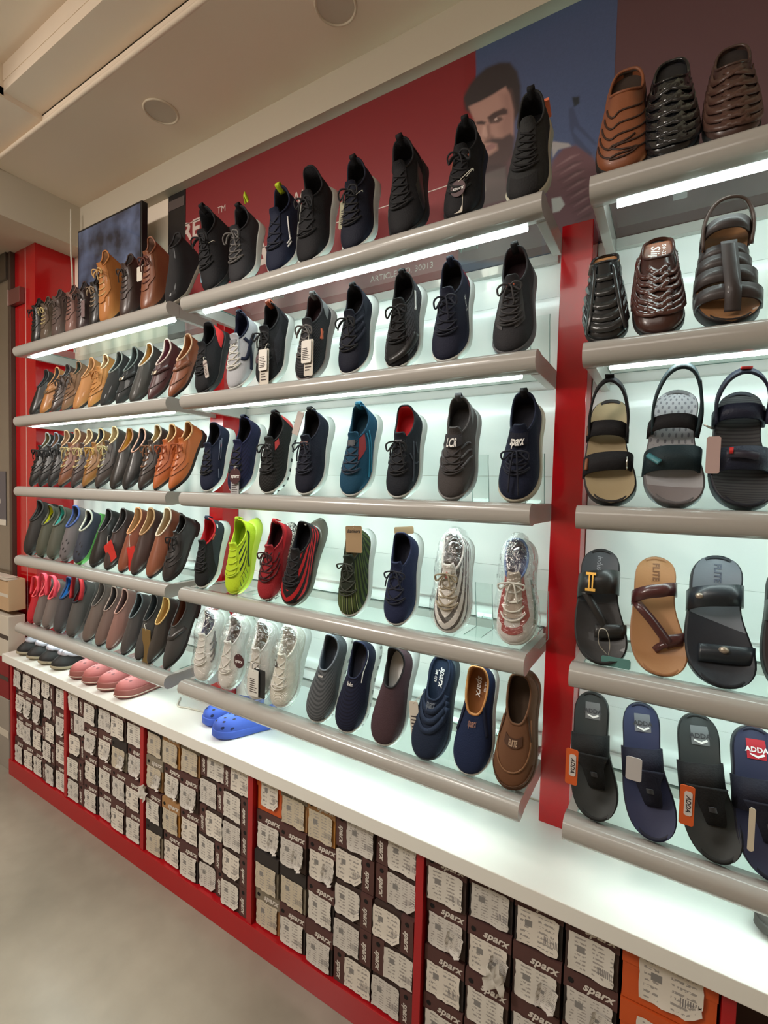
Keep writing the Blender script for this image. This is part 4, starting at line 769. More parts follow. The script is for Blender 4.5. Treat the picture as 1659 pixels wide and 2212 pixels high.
leather(2, Y2[4], .298, 'dark brown shoe with cream laces right of the chestnut shoe', (66, 52, 50), 'derby', lace=CL, line=(198, 156, 110), seed=5, rimc=(200, 168, 130))
leather(2, Y2[5], .298, 'golden brown shoe with mustard laces and navy lining', (140, 96, 48), 'derby', lace=(186, 150, 84), line=(50, 52, 68), seed=6, rimc=(200, 168, 120))
leather(2, Y2[6], .302, 'dark brown shoe with wide cream laces and straw lining', (62, 52, 48), 'derby', lace=(178, 168, 124), line=(200, 168, 114), seed=7, rimc=(206, 180, 140))
leather(2, Y2[7], .288, 'black slip-on with bright mustard lining', (44, 40, 38), 'slip', line=(206, 148, 48), rimc=(150, 104, 76))
leather(2, Y2[8], .284, 'black slip-on with pink-edged collar and navy lining', (40, 38, 38), 'slip', line=(38, 38, 48), rimc=(196, 150, 130))
leather(2, Y2[9], .292, 'dark brown lace-up with thin bow left of the orange pair', (56, 46, 42), 'derby', lace=(120, 84, 60), line=(186, 146, 84), seed=10, rimc=(196, 176, 150))
leather(2, Y2[10], .29, 'orange-tan lace-up, left one of the orange pair', OR, 'derby', lace=(156, 78, 40), line=(178, 122, 70), seed=11, rimc=(206, 160, 110), rough=.55)
leather(2, Y2[11], .294, 'orange-tan lace-up, right one of the orange pair', (178, 94, 38), 'derby', lace=(160, 80, 40), line=(180, 124, 72), seed=12, rimc=(210, 164, 112), rough=.55)
# fourth and lowest levels: clogs, then leather
def clog(lv, x0, h, label, col, line=None, rimc=None, solec=None, holes=False, th=66, dx=0.0, strapc=None, fin=True, Y=-.275, at=None, grp='L', L=None, yaw=.05, sk=1.05, **last):
    D = dict(toe='wide', wf=.8, hh=.1, hm=.085, ht=.08, spring=.04, z0=.34, z1=.26, z2=.31, xt=.42, hw=.115, ho=.1, hs=.1, kt=.5, dt=.26); D.update(last)
    k = (math.sin(math.radians(th))*.97+math.cos(math.radians(th))*D['z0'])
    s = Shoe('clog', L or h/k, th, math.atan2(dx, h), yaw=yaw, **D); c = '%d_%d_%d'
    m = RUB('foam_'+c % tuple(col), col, .6); so = RUB('foam_'+c % tuple(solec or col), solec or col, .6); li = RUB('foam_'+c % tuple(line or col), line or col, .7)
    s.sole(so, so, sk, .02); s.upper(m, 26, 12, rim=.018, rim_m=RUB('foam_'+c % tuple(rimc), rimc, .6) if rimc else None); s.lining(li)
    if holes:
        mb = MB(); [s.disc(mb, q, t, .02, .003) for q, t in ((0, .3), (.14, .38), (-.14, .38), (.07, .5), (-.07, .5), (.2, .55), (-.2, .55), (0, .64), (.13, .68), (-.13, .68))]; s.part('vent_holes', mb, RUB('hole_dark', tuple(int(v*.35) for v in col)))
        if holes == 2: mb = MB(); [s.disc(mb, q, .16, .026, .003) for q in (.2, .32, -.2, -.32)]; s.part('side_vents', mb, RUB('hole_dark2', tuple(int(v*.45) for v in col)))
    if strapc: s.ribbon('heel_strap', RUB('foam_'+c % tuple(strapc), strapc, .6), [(.36, .14, .3), (.15, .15, .36), (.0, .09, .43), (-.03, 0, .45), (.0, -.09, .43), (.15, -.15, .36), (.36, -.14, .3)], .07, (.3, 0, .95), .02, label=None)
    s.fin = lambda: s.done('clog', label, 'clog', *(at or (x0, Y, ZG[lv]+.0012)), GRP[grp])
    if fin: s.fin()
    return s
Y3 = [-2.63, -2.5, -2.385, -2.255, -2.13, -2.012, -1.893, -1.78, -1.685, -1.57, -1.458]
clog(3, Y3[0], .30, 'all black clog at the far left of the fourth shelf', (46, 42, 40))
clog(3, Y3[1], .28, 'olive grey clog with yellow lining', (76, 76, 64), (206, 206, 40), z0=.36)
clog(3, Y3[2], .28, 'olive grey clog with aqua lining', (80, 80, 70), (96, 196, 186), z0=.36)
clog(3, Y3[3], .285, 'grey clog with blue rim and round holes', (104, 98, 100), (92, 96, 108), (62, 82, 140), (104, 98, 100), True)
clog(3, Y3[4], .268, 'navy clog with white heel rim and green sole', (54, 58, 70), (46, 48, 56), (190, 194, 180), (84, 150, 72), True)
leather(3, Y3[5], .28, 'chunky black shoe with ridged sole beside the green-soled clog', BK, 'slip', line=(34, 30, 30), toe='round', rimc=(70, 64, 64))
s = leather(3, Y3[6], .288, 'dark brown loafer with a red tag on its left', (60, 46, 44), 'slip', line=(40, 32, 30), fin=False); s.tag(mat('tag_red', (214, 44, 38), .4, g=1.2), -.1, .9, .24, .3, .1, dx=.02, roll=.55, lines=False); s.fin()
s = leather(3, Y3[7], .296, 'chestnut loafer with a red tag and straw lining', (126, 68, 48), 'slip', line=(190, 142, 92), fin=False, rimc=(190, 130, 84)); s.tag(mat('tag_red', (214, 44, 38)), .2, .9, .22, .34, .16, dx=.06, roll=.25, lines=False); s.fin()
leather(3, Y3[8], .298, 'espresso loafer with straw lining between two chestnut ones', (62, 44, 40), 'slip', line=(176, 132, 84), rimc=(170, 130, 90))
leather(3, Y3[9], .304, 'plain chestnut loafer without tag next to the black derby', (130, 76, 54), 'slip', line=(182, 146, 104), rimc=(206, 184, 160))
leather(3, Y3[10], .278, 'black derby with stuffed paper, last on the fourth left shelf', (38, 34, 34), 'derby', lace=(28, 26, 26), line=(38, 34, 34), toe='round', seed=33)
Y4 = [-2.614, -2.535, -2.44, -2.32, -2.196, -2.073, -1.963, -1.875, -1.76, -1.652, -1.568, -1.46]
clog(4, Y4[0], .235, 'small red clog at the far left of the lowest shelf', (176, 34, 44), (214, 60, 76), (226, 92, 100), strapc=(220, 70, 84))
clog(4, Y4[1], .258, 'grey-brown clog with coral pink rim and strap, left of the two', (110, 98, 94), (220, 70, 92), (230, 104, 112), strapc=(222, 74, 92))
clog(4, Y4[2], .256, 'grey-brown clog with coral pink rim and gold charm, right of the two', (112, 100, 96), (220, 70, 92), (230, 104, 112), strapc=(222, 74, 92))
clog(4, Y4[3], .284, 'charcoal and navy clog with bright blue lining', (70, 66, 68), (44, 132, 206), (40, 58, 92))
clog(4, Y4[4], .282, 'grey clog with black and red strap', (78, 74, 72), (150, 40, 48), (40, 40, 46), strapc=(176, 40, 46))
leather(4, Y4[5], .286, 'smoky brown rubber shoe with pale lining at the strap clog', (98, 84, 78), 'slip', line=(90, 78, 72), toe='round', heel=False)
leather(4, Y4[6], .278, 'warm brown rubber shoe with thick rounded collar', (104, 84, 78), 'slip', line=(52, 42, 40), toe='round', heel=False, rimc=(140, 116, 106))
leather(4, Y4[7], .278, 'dusty rose brown slip-on with deep open collar', (132, 96, 88), 'slip', line=(84, 52, 48), toe='square', sole=(84, 60, 56), rimc=(160, 120, 108))
leather(4, Y4[8], .274, 'dark grey slip-on with black interior right of the rose slip-on', (66, 62, 62), 'slip', line=(24, 28, 30), toe='square', heel=False, rimc=(92, 98, 100))
s = leather(4, Y4[9], .284, 'black ribbed shoe with an olive cardboard tag', (58, 54, 52), 'slip', line=(34, 36, 38), rough=.7, fin=False); s.tag(mat('tag_olivebrown', (124, 98, 52), .7, g=1.3), .16, .9, .2, .5, .05, dx=.08, lines=False); s.fin()
leather(4, Y4[10], .282, 'black formal slip-on with straw yellow lining', (60, 54, 50), 'slip', line=(204, 158, 84), toe='point', rimc=(196, 160, 100))
leather(4, Y4[11], .296, 'black heeled dress shoe with brown lining, last on the lowest left shelf', (58, 54, 52), 'slip', line=(120, 68, 46), toe='point', strap=True)
# --- right unit
def flat(lv, x0, x1, h, label, bed, out, name, cat, z=.085, th=70, fin=True, cup=.02, asym=.055, toe='wide', wf=1.12, yaw=.05, mirror=True, spring=.05, hz=.1, waist=1.0, edge=1.05):
    k = .985*math.sin(math.radians(th))+hz*math.cos(math.radians(th)); s = Shoe('flat', h/k, th, math.atan2(x1-x0, h), yaw=yaw, mirror=mirror, toe=toe, wf=wf, spring=spring, asym=asym); s.footbed(bed, out, z, cup, om_k=edge)
    s.fin = lambda: place(s, name, label, cat, lv, x0, GRP['R'])
    if fin: s.fin()
    return s
def mule(lv, x0, x1, h, label, col, line, name='mule', cat='mule', rough=.35, fin=True, **last):
    D = dict(toe='wide', wf=1.02, hh=.07, hm=.065, ht=.06, spring=.05, z0=.1, z1=.14, z2=.25, xt=.36, xh=.0, hw=.12, ho=.1, hs=.08, kt=.5, dt=.3, narrow=.1, asym=.04); D.update(last)
    s = Shoe('mule', h/.97, 70, math.atan2(x1-x0, h), yaw=.04, mirror=True, **D); m = LEA('leather_%d_%d_%d' % tuple(col), col, rough); so = RUB('mule_sole', (30, 27, 26)); s.sole(so, so, 1.05); s.upper(m, rim=.012); s.lining(LEA('lining_%d_%d_%d' % tuple(line), line, .7, g=1.2)); s.zf = .1; s.m = m
    s.fin = lambda: place(s, name, label, cat, lv, x0, GRP['R'])
    if fin: s.fin()
    return s
s = mule(0, .163, .17, .29, 'brown leather mule with zigzag cuts on top of the right unit', (132, 76, 46), (60, 44, 34), fin=False, z0=.16, rough=.5)
s.stripe('cut_line', LEA('cut_dark', (52, 28, 18), .6), [[(-.3, t), (.0, t+.04), (.12, t-.03), (.3, t+.02)] for t in (.3, .42, .54, .66, .78)]+[[(.1, .25), (-.12, .34), (.1, .42), (-.1, .52)]], .012, .004); s.fin()
s = mule(0, .256, .258, .275, 'glossy black woven mule on top of the right unit', (24, 25, 28), (30, 30, 32), fin=False, rough=.18, z0=.14)
wv = lambda: [[(a*.5, t), (a*.2, t+.13), (-a*.1, t+.24)] for t in (.1, .22, .34, .46, .58, .7) for a in (1, -1)]
s.stripe('woven_strip', LEA('black_strip', (30, 32, 36), .16, coat=.5), wv(), .05, .012, 10); s.fin()
s = mule(0, .362, .368, .25, 'dark brown woven mule in the dim upper right corner', (70, 48, 42), (40, 30, 28), fin=False, z0=.14); s.stripe('woven_strip', LEA('brown_strip_d', (80, 54, 46), .4), wv(), .045, .012, 10); s.fin()
s = mule(1, .146, .137, .24, 'black closed leather mule with slotted vamp beside the red upright', (30, 31, 33), (176, 122, 70), fin=False, rough=.28, xt=.2, z2=.24)
bl = LEA('black_strip2', (38, 40, 42), .26, coat=.4)
s.stripe('vamp_strip', bl, [[(-.38, t-.05), (-.18, t), (.18, t), (.38, t-.05)] for t in (.28, .42, .56, .7, .84)], .075, .01, 16); s.stripe('center_strip', bl, [[(-.2, .08), (-.17, .5), (-.16, .97)], [(.2, .08), (.17, .5), (.16, .97)]], .05, .016, 16)
pb = MB(); [s.disc(pb, a*.42, t, .012, .012, 8) for a in (1, -1) for t in (.2, .34, .48)]; s.part('punch_holes', pb, RUB('hole_black', (8, 8, 8))); s.patch('buckle', mat('buckle_grey', (150, 148, 142), .35, metal=.6), .5, .6, .7, .95, .02); s.fin()
s = mule(1, .25, .247, .257, 'dark brown braided slipper mule with tan heel bed on the second right shelf', (66, 40, 34), (150, 92, 62), fin=False, rough=.3, xt=.33, z2=.23, z0=.08)
bs2 = LEA('braid_brown', (78, 46, 40), .25, coat=.4)
s.stripe('braid_strip', bs2, [[(a*.62, t-.08), (a*.34, t+.06), (a*.06, t+.16), (-a*.12, t+.24)] for t in (.22, .3, .38, .5, .58, .66) for a in (1, -1)], .042, .018, 14); s.stripe('edge_strip', bs2, [[(a*.42, .04+.07*k), (a*.34, .2+.07*k)] for k in range(6) for a in (1, -1)], .04, .014, 6)
s.flat_text('lettering', inkw, 'Slip', .17, .02, .07, .2, lift=.012); s.flat_text('lettering', inkw, 'SW-229', .17, -.045, .03, lift=.012); s.fin()
s = flat(1, .372, .38, .262, 'dark fisherman sandal with slotted bands and ankle strap', LEA('bed_tan', (170, 122, 78), .7, g=1.2), RUB('sandal_out', (32, 29, 30)), 'sandal', 'sandal', fin=False, z=.09)
fb = LEA('fisher_brown', (52, 44, 44), .5)
for x, w in ((.78, .11), (.62, .12), (.5, .11), (.4, .09)): s.strap(fb, x, x+.02, w, .13, .018)
s.ribbon('center_band', fb, [(.93, -.05, .17), (.8, -.04, .245), (.6, -.02, .26), (.38, 0, .265)], .1, (0, 1, 0), .016); s.strap(fb, .22, .22, .1, .16, .018, 'ankle_strap', lift=.03)
s.ribbon('heel_strap', LEA('fisher_edge', (70, 52, 44), .5), [(.32, .15, .15), (.14, .155, .2), (.0, .1, .25), (-.035, 0, .27), (.0, -.1, .25), (.14, -.155, .2), (.32, -.15, .15)], .14, (.75, 0, .65), .02); s.fin()
blw = K('black_webbing', (28, 27, 30), .8)
s = flat(2, .17, .168, .255, 'black sport sandal with beige moulded footbed', mat('bed_beige', (176, 158, 122), .7, g=1.2, bump=('noise', 60, .3)), RUB('sandal_out', (32, 29, 30)), 'sandal', 'sandal', fin=False, z=.09)
s.strap(blw, .66, .62, .17, .12, .02, wid2=.15); s.strap(blw, .33, .35, .13, .15, .02, 'ankle_strap', kw=1.1)
s.ribbon('heel_strap', blw, [(.38, .15, .16), (.2, .15, .25), (.02, .1, .34), (-.05, 0, .38), (.02, -.1, .34), (.2, -.15, .25), (.38, -.15, .16)], .085, (.8, 0, .6), .02); s.ribbon('pull_tab', blw, [(-.06, 0, .35), (-.075, 0, .41), (-.06, 0, .43)], .07, (0, 1, 0), .012)
lb = mat('loop_brown', (140, 84, 50), .6, g=1.3); sl = mat('stitch_grey', (130, 126, 118), .7)
for x in (.66, .33): s.ribbon('loop_label', lb, [(x-.05, .155, s.ztop(x)+.09), (x+.05, .16, s.ztop(x)+.09)], .028, (0, .6, -.8), .02)
s.parts.append(('ring', MB().tube(np.array([(.66+.05*math.cos(a), -.16, .2+.05*math.sin(a)) for a in np.linspace(0, 6.28, 16, endpoint=False)]), .007, 6, True), mat('ring_metal', (190, 188, 182), .25, metal=.9), None, None)); s.fin()
s = flat(2, .292, .306, .265, 'sport sandal with pale grey dotted footbed and teal toe strap', mat('bed_grey', (160, 160, 164), .6, g=1.15, pats=[((110, 110, 116), lambda q, t, n: (((q*46).sin()*((t*40).sin())) > .45).mn((q+0.25) < .2)), ((128, 122, 124), lambda q, t, n: q > .42)]), RUB('sandal_out_g', (96, 94, 96)), 'sandal', 'sandal', fin=False, z=.095)
s.strap(K('strap_teal', (24, 40, 46), .6, pats=[]), .66, .62, .19, .13, .02); s.strap(blw, .36, .34, .11, .17, .02, 'ankle_strap', kw=1.12); s.ribbon('teal_flash', mat('flash_teal', (74, 140, 150), .4, g=1.2), [(.62, .165, .2), (.66, .13, .235), (.7, .08, .25)], .06, (.6, .4, .4), .02)
s.ribbon('heel_strap', K('strap_teal2', (30, 46, 52), .6), [(.4, .15, .16), (.2, .16, .27), (.02, .1, .37), (-.05, 0, .4), (.0, -.1, .37), (.2, -.16, .27), (.4, -.15, .16)], .095, (.8, 0, .6), .02); s.ribbon('side_strap', blw, [(.42, -.16, .13), (.25, -.17, .22), (.05, -.13, .35)], .09, (.6, 0, .7), .02)
mb = MB(); mb.tube([(.36, -.19, .22), (.38, -.24, .2), (.36, -.26, .16)], .008, 6); s.part('ring', mb, mat('ring_metal', (190, 188, 182)))
s.fin(); 
def add_tag(s, off, w, h, m, nm='hang_tag', lab=None, txt=None, tm=None):
    """a card hanging plumb beside a sandal, given in metres from its toe"""
    x, y, z = off; mb = MB(); c = .003
    loc = np.array([(x-w/2+c, y, z), (x+w/2-c, y, z), (x+w/2, y, z-c), (x+w/2, y, z-h+c), (x+w/2-c, y, z-h), (x-w/2+c, y, z-h), (x-w/2, y, z-h+c), (x-w/2, y, z-c)])
    V = np.concatenate([loc, loc+[0, -.002, 0]])@s.R
    mb.add(V, [tuple(range(8)), tuple(range(8, 16))[::-1]]+[(i, 8+i, 8+(i+1) % 8, (i+1) % 8) for i in range(8)]); o = obj(nm, mb, m, s.root)
    if lab: o['label'] = lab
    if txt: obj('print', word(txt, w*.62, np.array([x, y-.0026, z-h*.5])@s.R, np.array([0, 0, -1.0])@s.R, np.array([1.0, 0, 0])@s.R, .3, .02), tm, o)
    return o
add_tag(s, (.062, -.02, .15), .024, .075, mat('tag_pinkgrey2', (184, 158, 154), .6), lab='pink-grey price card')
s = flat(2, .412, .419, .25, 'navy sport sandal with dark ribbed footbed and red heel tab', mat('bed_ribbed', (58, 58, 60), .7, g=1.3, pats=[((34, 34, 38), lambda q, t, n: (q*150).sin() > .3)]), RUB('sandal_out_n', (28, 30, 40)), 'sandal', 'sandal', fin=False, z=.1, wf=1.1)
nvs = K('strap_navy2', (30, 34, 52), .55); s.strap(nvs, .64, .62, .18, .14, .022); s.strap(nvs, .24, .24, .12, .15, .022, 'ankle_strap', kw=1.12); s.ribbon('front_label', mat('label_dark', (48, 46, 62), .4, g=1.3), [(.62, .1, .28), (.63, 0, .3), (.64, -.1, .28)], .06, (.9, 0, -.3), .016)
s.ribbon('label_mark', mat('hot_red', (214, 40, 38)), [(.605, .085, .305), (.605, .06, .31)], .05, (.9, 0, -.3), .012)
s.ribbon('heel_strap', nvs, [(.3, .16, .18), (.14, .17, .26), (.0, .11, .33), (-.06, 0, .35), (.0, -.11, .33), (.14, -.17, .26), (.3, -.16, .18)], .09, (.8, 0, .6), .02); s.ribbon('pull_tab', mat('hot_red', (214, 40, 38)), [(-.06, .0, .31), (-.08, 0, .35), (-.06, 0, .39)], .07, (0, 1, 0), .02); s.fin()
add_tag(s, (.075, -.03, .17), .016, .08, mat('tag_red2', (190, 74, 84), .5), lab='red edged price card')
# toe-ring slippers
s = flat(3, .166, .163, .262, 'black slipper with gold H-shaped clasp', LEA('bed_slate', (62, 66, 72), .45, g=1.4, pats=[((26, 26, 28), lambda q, t, n: q > -.06)]), RUB('slip_out', (26, 26, 27)), 'slipper', 'slipper', fin=False, z=.075)
bk2 = LEA('slip_black', (30, 30, 31), .42); s.strap(bk2, .36, .3, .2, .17, .016, kw=1.08)
s.ribbon('toe_strap', bk2, [(.42, .1, .22), (.55, .02, .2), (.68, -.06, .15), (.74, -.075, .09)], .07, (.3, .9, .2), .014); s.strap(bk2, .76, .7, .11, .07, .014, 'toe_band', a0=.45)
gm = mat('gold', (214, 168, 84), .25, metal=.85); cl = MB()
for x in (.27, .41): cl.box((x-.012, .02, .262), (x+.012, .1, .278))
for y in (.045, .072): cl.box((.27, y-.006, .262), (.41, y+.006, .276))
s.part('clasp', cl, gm, label='gold H-shaped clasp'); s.flat_text('lettering', mat('emboss_grey', (128, 132, 138), .5), 'indus', .13, .01, .045, .2); s.fin()
o = add_tag(s, (.028, -.012, .028), .06, .022, mat('tag_teal', (86, 136, 132), .6), lab='teal card lying on the shelf edge')
obj('thread', MB().tube(spline([np.array(p)@s.R for p in ((.01, -.005, .028), (-.005, -.04, .06), (-.002, -.07, .1), (.012, -.07, .1), (.016, -.03, .06), (.012, -.01, .028))], 30), .0007, 4), mat('thread', (225, 220, 208)), o)
s = flat(3, .285, .279, .254, 'tan slipper with dark red-brown crossed straps', LEA('bed_camel', (176, 128, 84), .55, g=1.3), LEA('slip_out_tan', (150, 104, 66), .6), 'slipper', 'slipper', fin=False, z=.07)
mr = LEA('strap_maroon', (72, 36, 36), .3, coat=.3); s.strap(mr, .38, .28, .11, .17, .016, kw=1.1); s.ribbon('cross_strap', mr, [(.4, .155, .1), (.46, .12, .2), (.58, .02, .19), (.7, -.07, .15), (.76, -.12, .1)], .075, (.5, .8, .2), .016); s.strap(mr, .78, .68, .1, .06, .016, 'toe_loop', a0=.5); s.ribbon('toe_loop', mr, [(.74, -.08, .14), (.77, -.03, .12), (.8, .0, .085)], .06, (.7, -.6, .2), .014)
s.flat_text('lettering', LEA('emboss_brown', (112, 74, 44), .6), 'FLITE', .135, .0, .05, 0, .03); s.fin()
s = flat(3, .394, .398, .266, 'navy slipper with grey heel bed and riveted strap', LEA('bed_grey2', (112, 118, 126), .5, g=1.3, pats=[((30, 36, 46), lambda q, t, n: (q+t*.14) > .06)]), RUB('slip_out_navy', (26, 30, 36)), 'slipper', 'slipper', fin=False, z=.075, wf=1.2)
nb = LEA('strap_ink', (28, 36, 44), .4); s.strap(nb, .38, .31, .16, .17, .018, kw=1.1); s.strap(nb, .78, .74, .13, .05, .016, 'toe_band', a0=.3)
for nm, (x, y, z, r) in (('rivet', (.36, .125, .235, .022)), ('toe_stud', (.73, -.045, .15, .026))):
    a = np.linspace(0, 2*np.pi, 14, endpoint=False); c = np.array([x, y, z]); R0 = np.stack([x+r*np.cos(a), y+r*np.sin(a)*1.3, np.full(14, z)], -1); s.part(nm, MB().add(np.concatenate([R0, R0*[1, 1, 1]-[0, 0, .02], [c+[0, 0, .014]]]), [(i, (i+1) % 14, 28) for i in range(14)]+[(i, 14+i, 14+(i+1) % 14, (i+1) % 14) for i in range(14)], 0, True), mat('stud', (176, 164, 150), .3, metal=.6))
s.flat_text('lettering', LEA('emboss_slate', (70, 76, 90), .5), 'FLITE', .14, -.0, .048, 0, .03); s.fin()
s = flat(3, .52, .53, .26, 'dark brown slipper cut off by the right edge of the photo', LEA('bed_dbrown', (48, 38, 40), .5), RUB('slip_out', (26, 26, 27)), 'slipper', 'slipper', fin=False, z=.075); s.strap(bk2, .38, .31, .16, .17, .018); s.fin()
# thong slippers
for k, (x0, x1, h, lab, bc, up, bad, tg) in enumerate([
        (.169, .155, .268, 'black-green thong slipper with orange tag beside the red upright', (46, 50, 50), (26, 27, 28), (120, 122, 124), 'face'),
        (.277, .25, .269, 'navy thong slipper with grey side strap panels', (46, 52, 84), (26, 28, 44), (122, 124, 130), 'lying'),
        (.392, .362, .272, 'black thong slipper with orange tag, third on the lowest right shelf', (48, 52, 52), (24, 25, 27), (122, 126, 128), 'face'),
        (.495, .475, .27, 'navy thong slipper with red heel patch at the right edge', (40, 44, 72), (24, 26, 40), (196, 44, 58), 'edge')]):
    bm = mat('thong_bed_%d' % k, bc, .65, g=1.4)
    s = flat(4, x0, x1, h, lab, bm, RUB('thong_out_%d' % k, tuple(int(v*.6) for v in bc)), 'thong_slipper', 'slipper', fin=False, z=.085, wf=.99, asym=.05, cup=.03)
    um = K('thong_up_%d' % k, up, .75); tp = (.76, -.055, .09)
    s.strap(um, .47, .45, .22, .165, .022, 'vamp_strap', kw=1.03)
    cc = spline([(.5, -.012, .245), (.58, -.02, .238), (.67, -.04, .205), (.74, -.052, .15), (.765, -.055, .085)], 20); wd = np.interp(np.linspace(0, 1, len(cc)), [0, .3, .7, 1], [.26, .17, .13, .1])[:, None]*np.array([[0, 1.0, 0]])
    V, F = band(cc-wd/2, cc+wd/2, .022); s.part('toe_post', MB().add(V, F, 0, True), um)
    if k == 1:
        gm2 = K('panel_grey', (112, 110, 112), g=1.3); s.strap(gm2, .46, .44, .15, .155, .024, 'side_panel', a0=.0, a1=.3, label='grey side panel'); s.strap(gm2, .46, .44, .15, .155, .024, 'side_panel', a0=.74, a1=1.0, label='grey side panel')
    px = np.linspace(.09, .23, 5); w = .062; V = np.array([(x, y-.01, s.ztop(np.array([x]))[0]+.006) for x in px for y in (-w, w)]); s.part('heel_patch', MB().add(V, [(2*i, 2*i+2, 2*i+3, 2*i+1) for i in range(4)]), mat('patch_%d' % k, bad, .5, g=1.2))
    s.flat_text('lettering', mat('patch_ink', (60, 60, 64), .6) if k < 3 else inkw, 'ADDA', .165, -.01, .036, .0, .03, along=False, lift=.01)
    vv = np.array([(.185, -.045), (.205, -.01), (.19, .04), (.2, .04), (.222, -.008), (.2, -.052)]); vv = vv-[0, .006]; s.part('tick_mark', MB().add(np.array([(x, y, s.ztop(np.array([x]))[0]+.011) for x, y in vv]), [(0, 1, 4, 5), (1, 2, 3, 4)]), inkw)
    s.ribbon('toe_stud', mat('stud_dark', (70, 72, 78), .3, metal=.5), [(.63, -.032, .238), (.665, -.038, .226)], .05, (0, 1, 0), .012); s.fin()
    og = mat('tag_orange', (226, 100, 40), .5, g=1.2)
    if tg == 'face':
        o = add_tag(s, (-.052, -.052, .176 if k == 0 else .168), .026, .082, og, lab='orange tag with white rim'); add = add_tag(s, (-.050, -.0535, .165 if k == 0 else .157), .014, .05, mat('tag_oval', (206, 200, 196), .5), 'tag_panel', None, 'ADDA', inkd)
    elif tg == 'lying': o = add_tag(s, (-.035, -.06, .2), .03, .05, mat('tag_greywhite', (186, 184, 184), .5), lab='grey-white card tucked under the strap')
    else: add_tag(s, (-.05, -.06, .165), .01, .085, mat('tag_cream', (206, 196, 176), .6), lab='cream edged tag')
# ------------------------------------------------------------------ shoes lying on the counter
CT = 0.6846
def lying(x, y, label, col, L, phi=0.0, **k):
    s = clog(0, 0, 0, label, col, th=0.001, fin=False, at=(x, y, CT+.0012), L=L, yaw=phi, **k); s.by_toe = True; return s
for i, (x, lab) in enumerate([(-2.682, 'black slipper with white fluffy cuff, first from the glass door'), (-2.563, 'black slipper with white fluffy cuff, second from the glass door'), (-2.438, 'black slipper with white fluffy cuff, third from the glass door'), (-2.31, 'black slipper with white fluffy cuff, next to the pink clogs')]):
    s = lying(x, -.318, lab, (34, 32, 32), .25, line=(30, 26, 30), solec=(150, 140, 118), toe='round', z0=.2, z1=.2, z2=.3, xt=.8, hh=.05, hm=.05, ht=.05, wf=1.05, ho=.08)
    rg = np.random.RandomState(i); q = np.linspace(1, -1, 41)[:-1]; c = s.l.P(q, 1.0)+[0, 0, .02]; mb = MB()
    mb.tube(c+rg.randn(40, 3)*.008, .05+.014*rg.rand(40), 8, True); s.part('fluffy_cuff', mb, mat('fluff', (196, 192, 204), .95, bump=('noise', 300, 1.0), g=1.1)); s.fin = None
    s.done('slipper', lab, 'slipper', x, -.318, CT+.0012, GRP['L'])
for i, x in enumerate([-2.115, -2.0, -1.873, -1.735]):
    lab = ['dusty pink clog, first of the pink row from the black slippers', 'dusty pink clog, second of the pink row', 'dusty pink clog, third of the pink row', 'dusty pink clog, last of the pink row, nearest the blue clogs'][i]
    s = lying(x, -.322, lab, (176, 104, 102), .26, solec=(142, 86, 80), sk=1.2, hh=.14, hm=.14, ht=.13, z0=.3, z1=.27, z2=.34, ho=.14, wf=.78, spring=.03, dt=.1, kt=.62)
    mb = MB(); [s.disc(mb, q_, t_, .022, .003) for q_, t_ in ((.05, .5), (-.07, .5), (.16, .45), (-.18, .45), (0, .62))]; s.part('vent_holes', mb, RUB('hole_pink', (110, 60, 62)))
    q = np.linspace(1, -1, 61)[:-1]; x_, y_, x0 = s.l.out(q, 1.235, 1.02); s.part('welt', MB().tube(np.stack([x_, y_, s.l.zb(x0)+.035], -1), .009, 5, True), RUB('welt_cream', (206, 190, 176), g=1.1))
    s.done('clog', lab, 'clog', x, -.322, CT+.0012, GRP['L'])
for x, y, lab in ((-1.245, -.262, 'blue clog with vent holes, left one of the pair on the counter'), (-1.135, -.305, 'blue clog with vent holes, right one of the pair on the counter')):
    s = lying(x, y, lab, (66, 94, 186), .245, phi=-.5, holes=2, hh=.12, hm=.1, ht=.11, z0=.3, z1=.27, z2=.36, ho=.15, wf=.98, spring=.03, dt=.12, kt=.6)
    s.done('clog', lab, 'clog', x, y, CT+.0012, GRP['M'])
s = lying(.52, -.245, 'dark grey clog at the right edge of the counter', (74, 70, 66), .26, phi=-1.1); s.done('clog', 'dark grey clog at the right edge of the counter', 'clog', .485, -.2, CT+.0012, GRP['R'])
cb2 = MB().tube(spline([(-1.53, -.155, CT+.004), (-1.47, -.21, CT+.004), (-1.42, -.2, CT+.004), (-1.36, -.19, CT+.004), (-1.25, -.17, CT+.004), (-1.1, -.06, CT+.004)], 40), .0035, 6); tag(obj('cable', cb2, mat('cable_white', (206, 200, 186), .5)), 'thin white cable lying on the counter behind the blue clogs', 'cable')
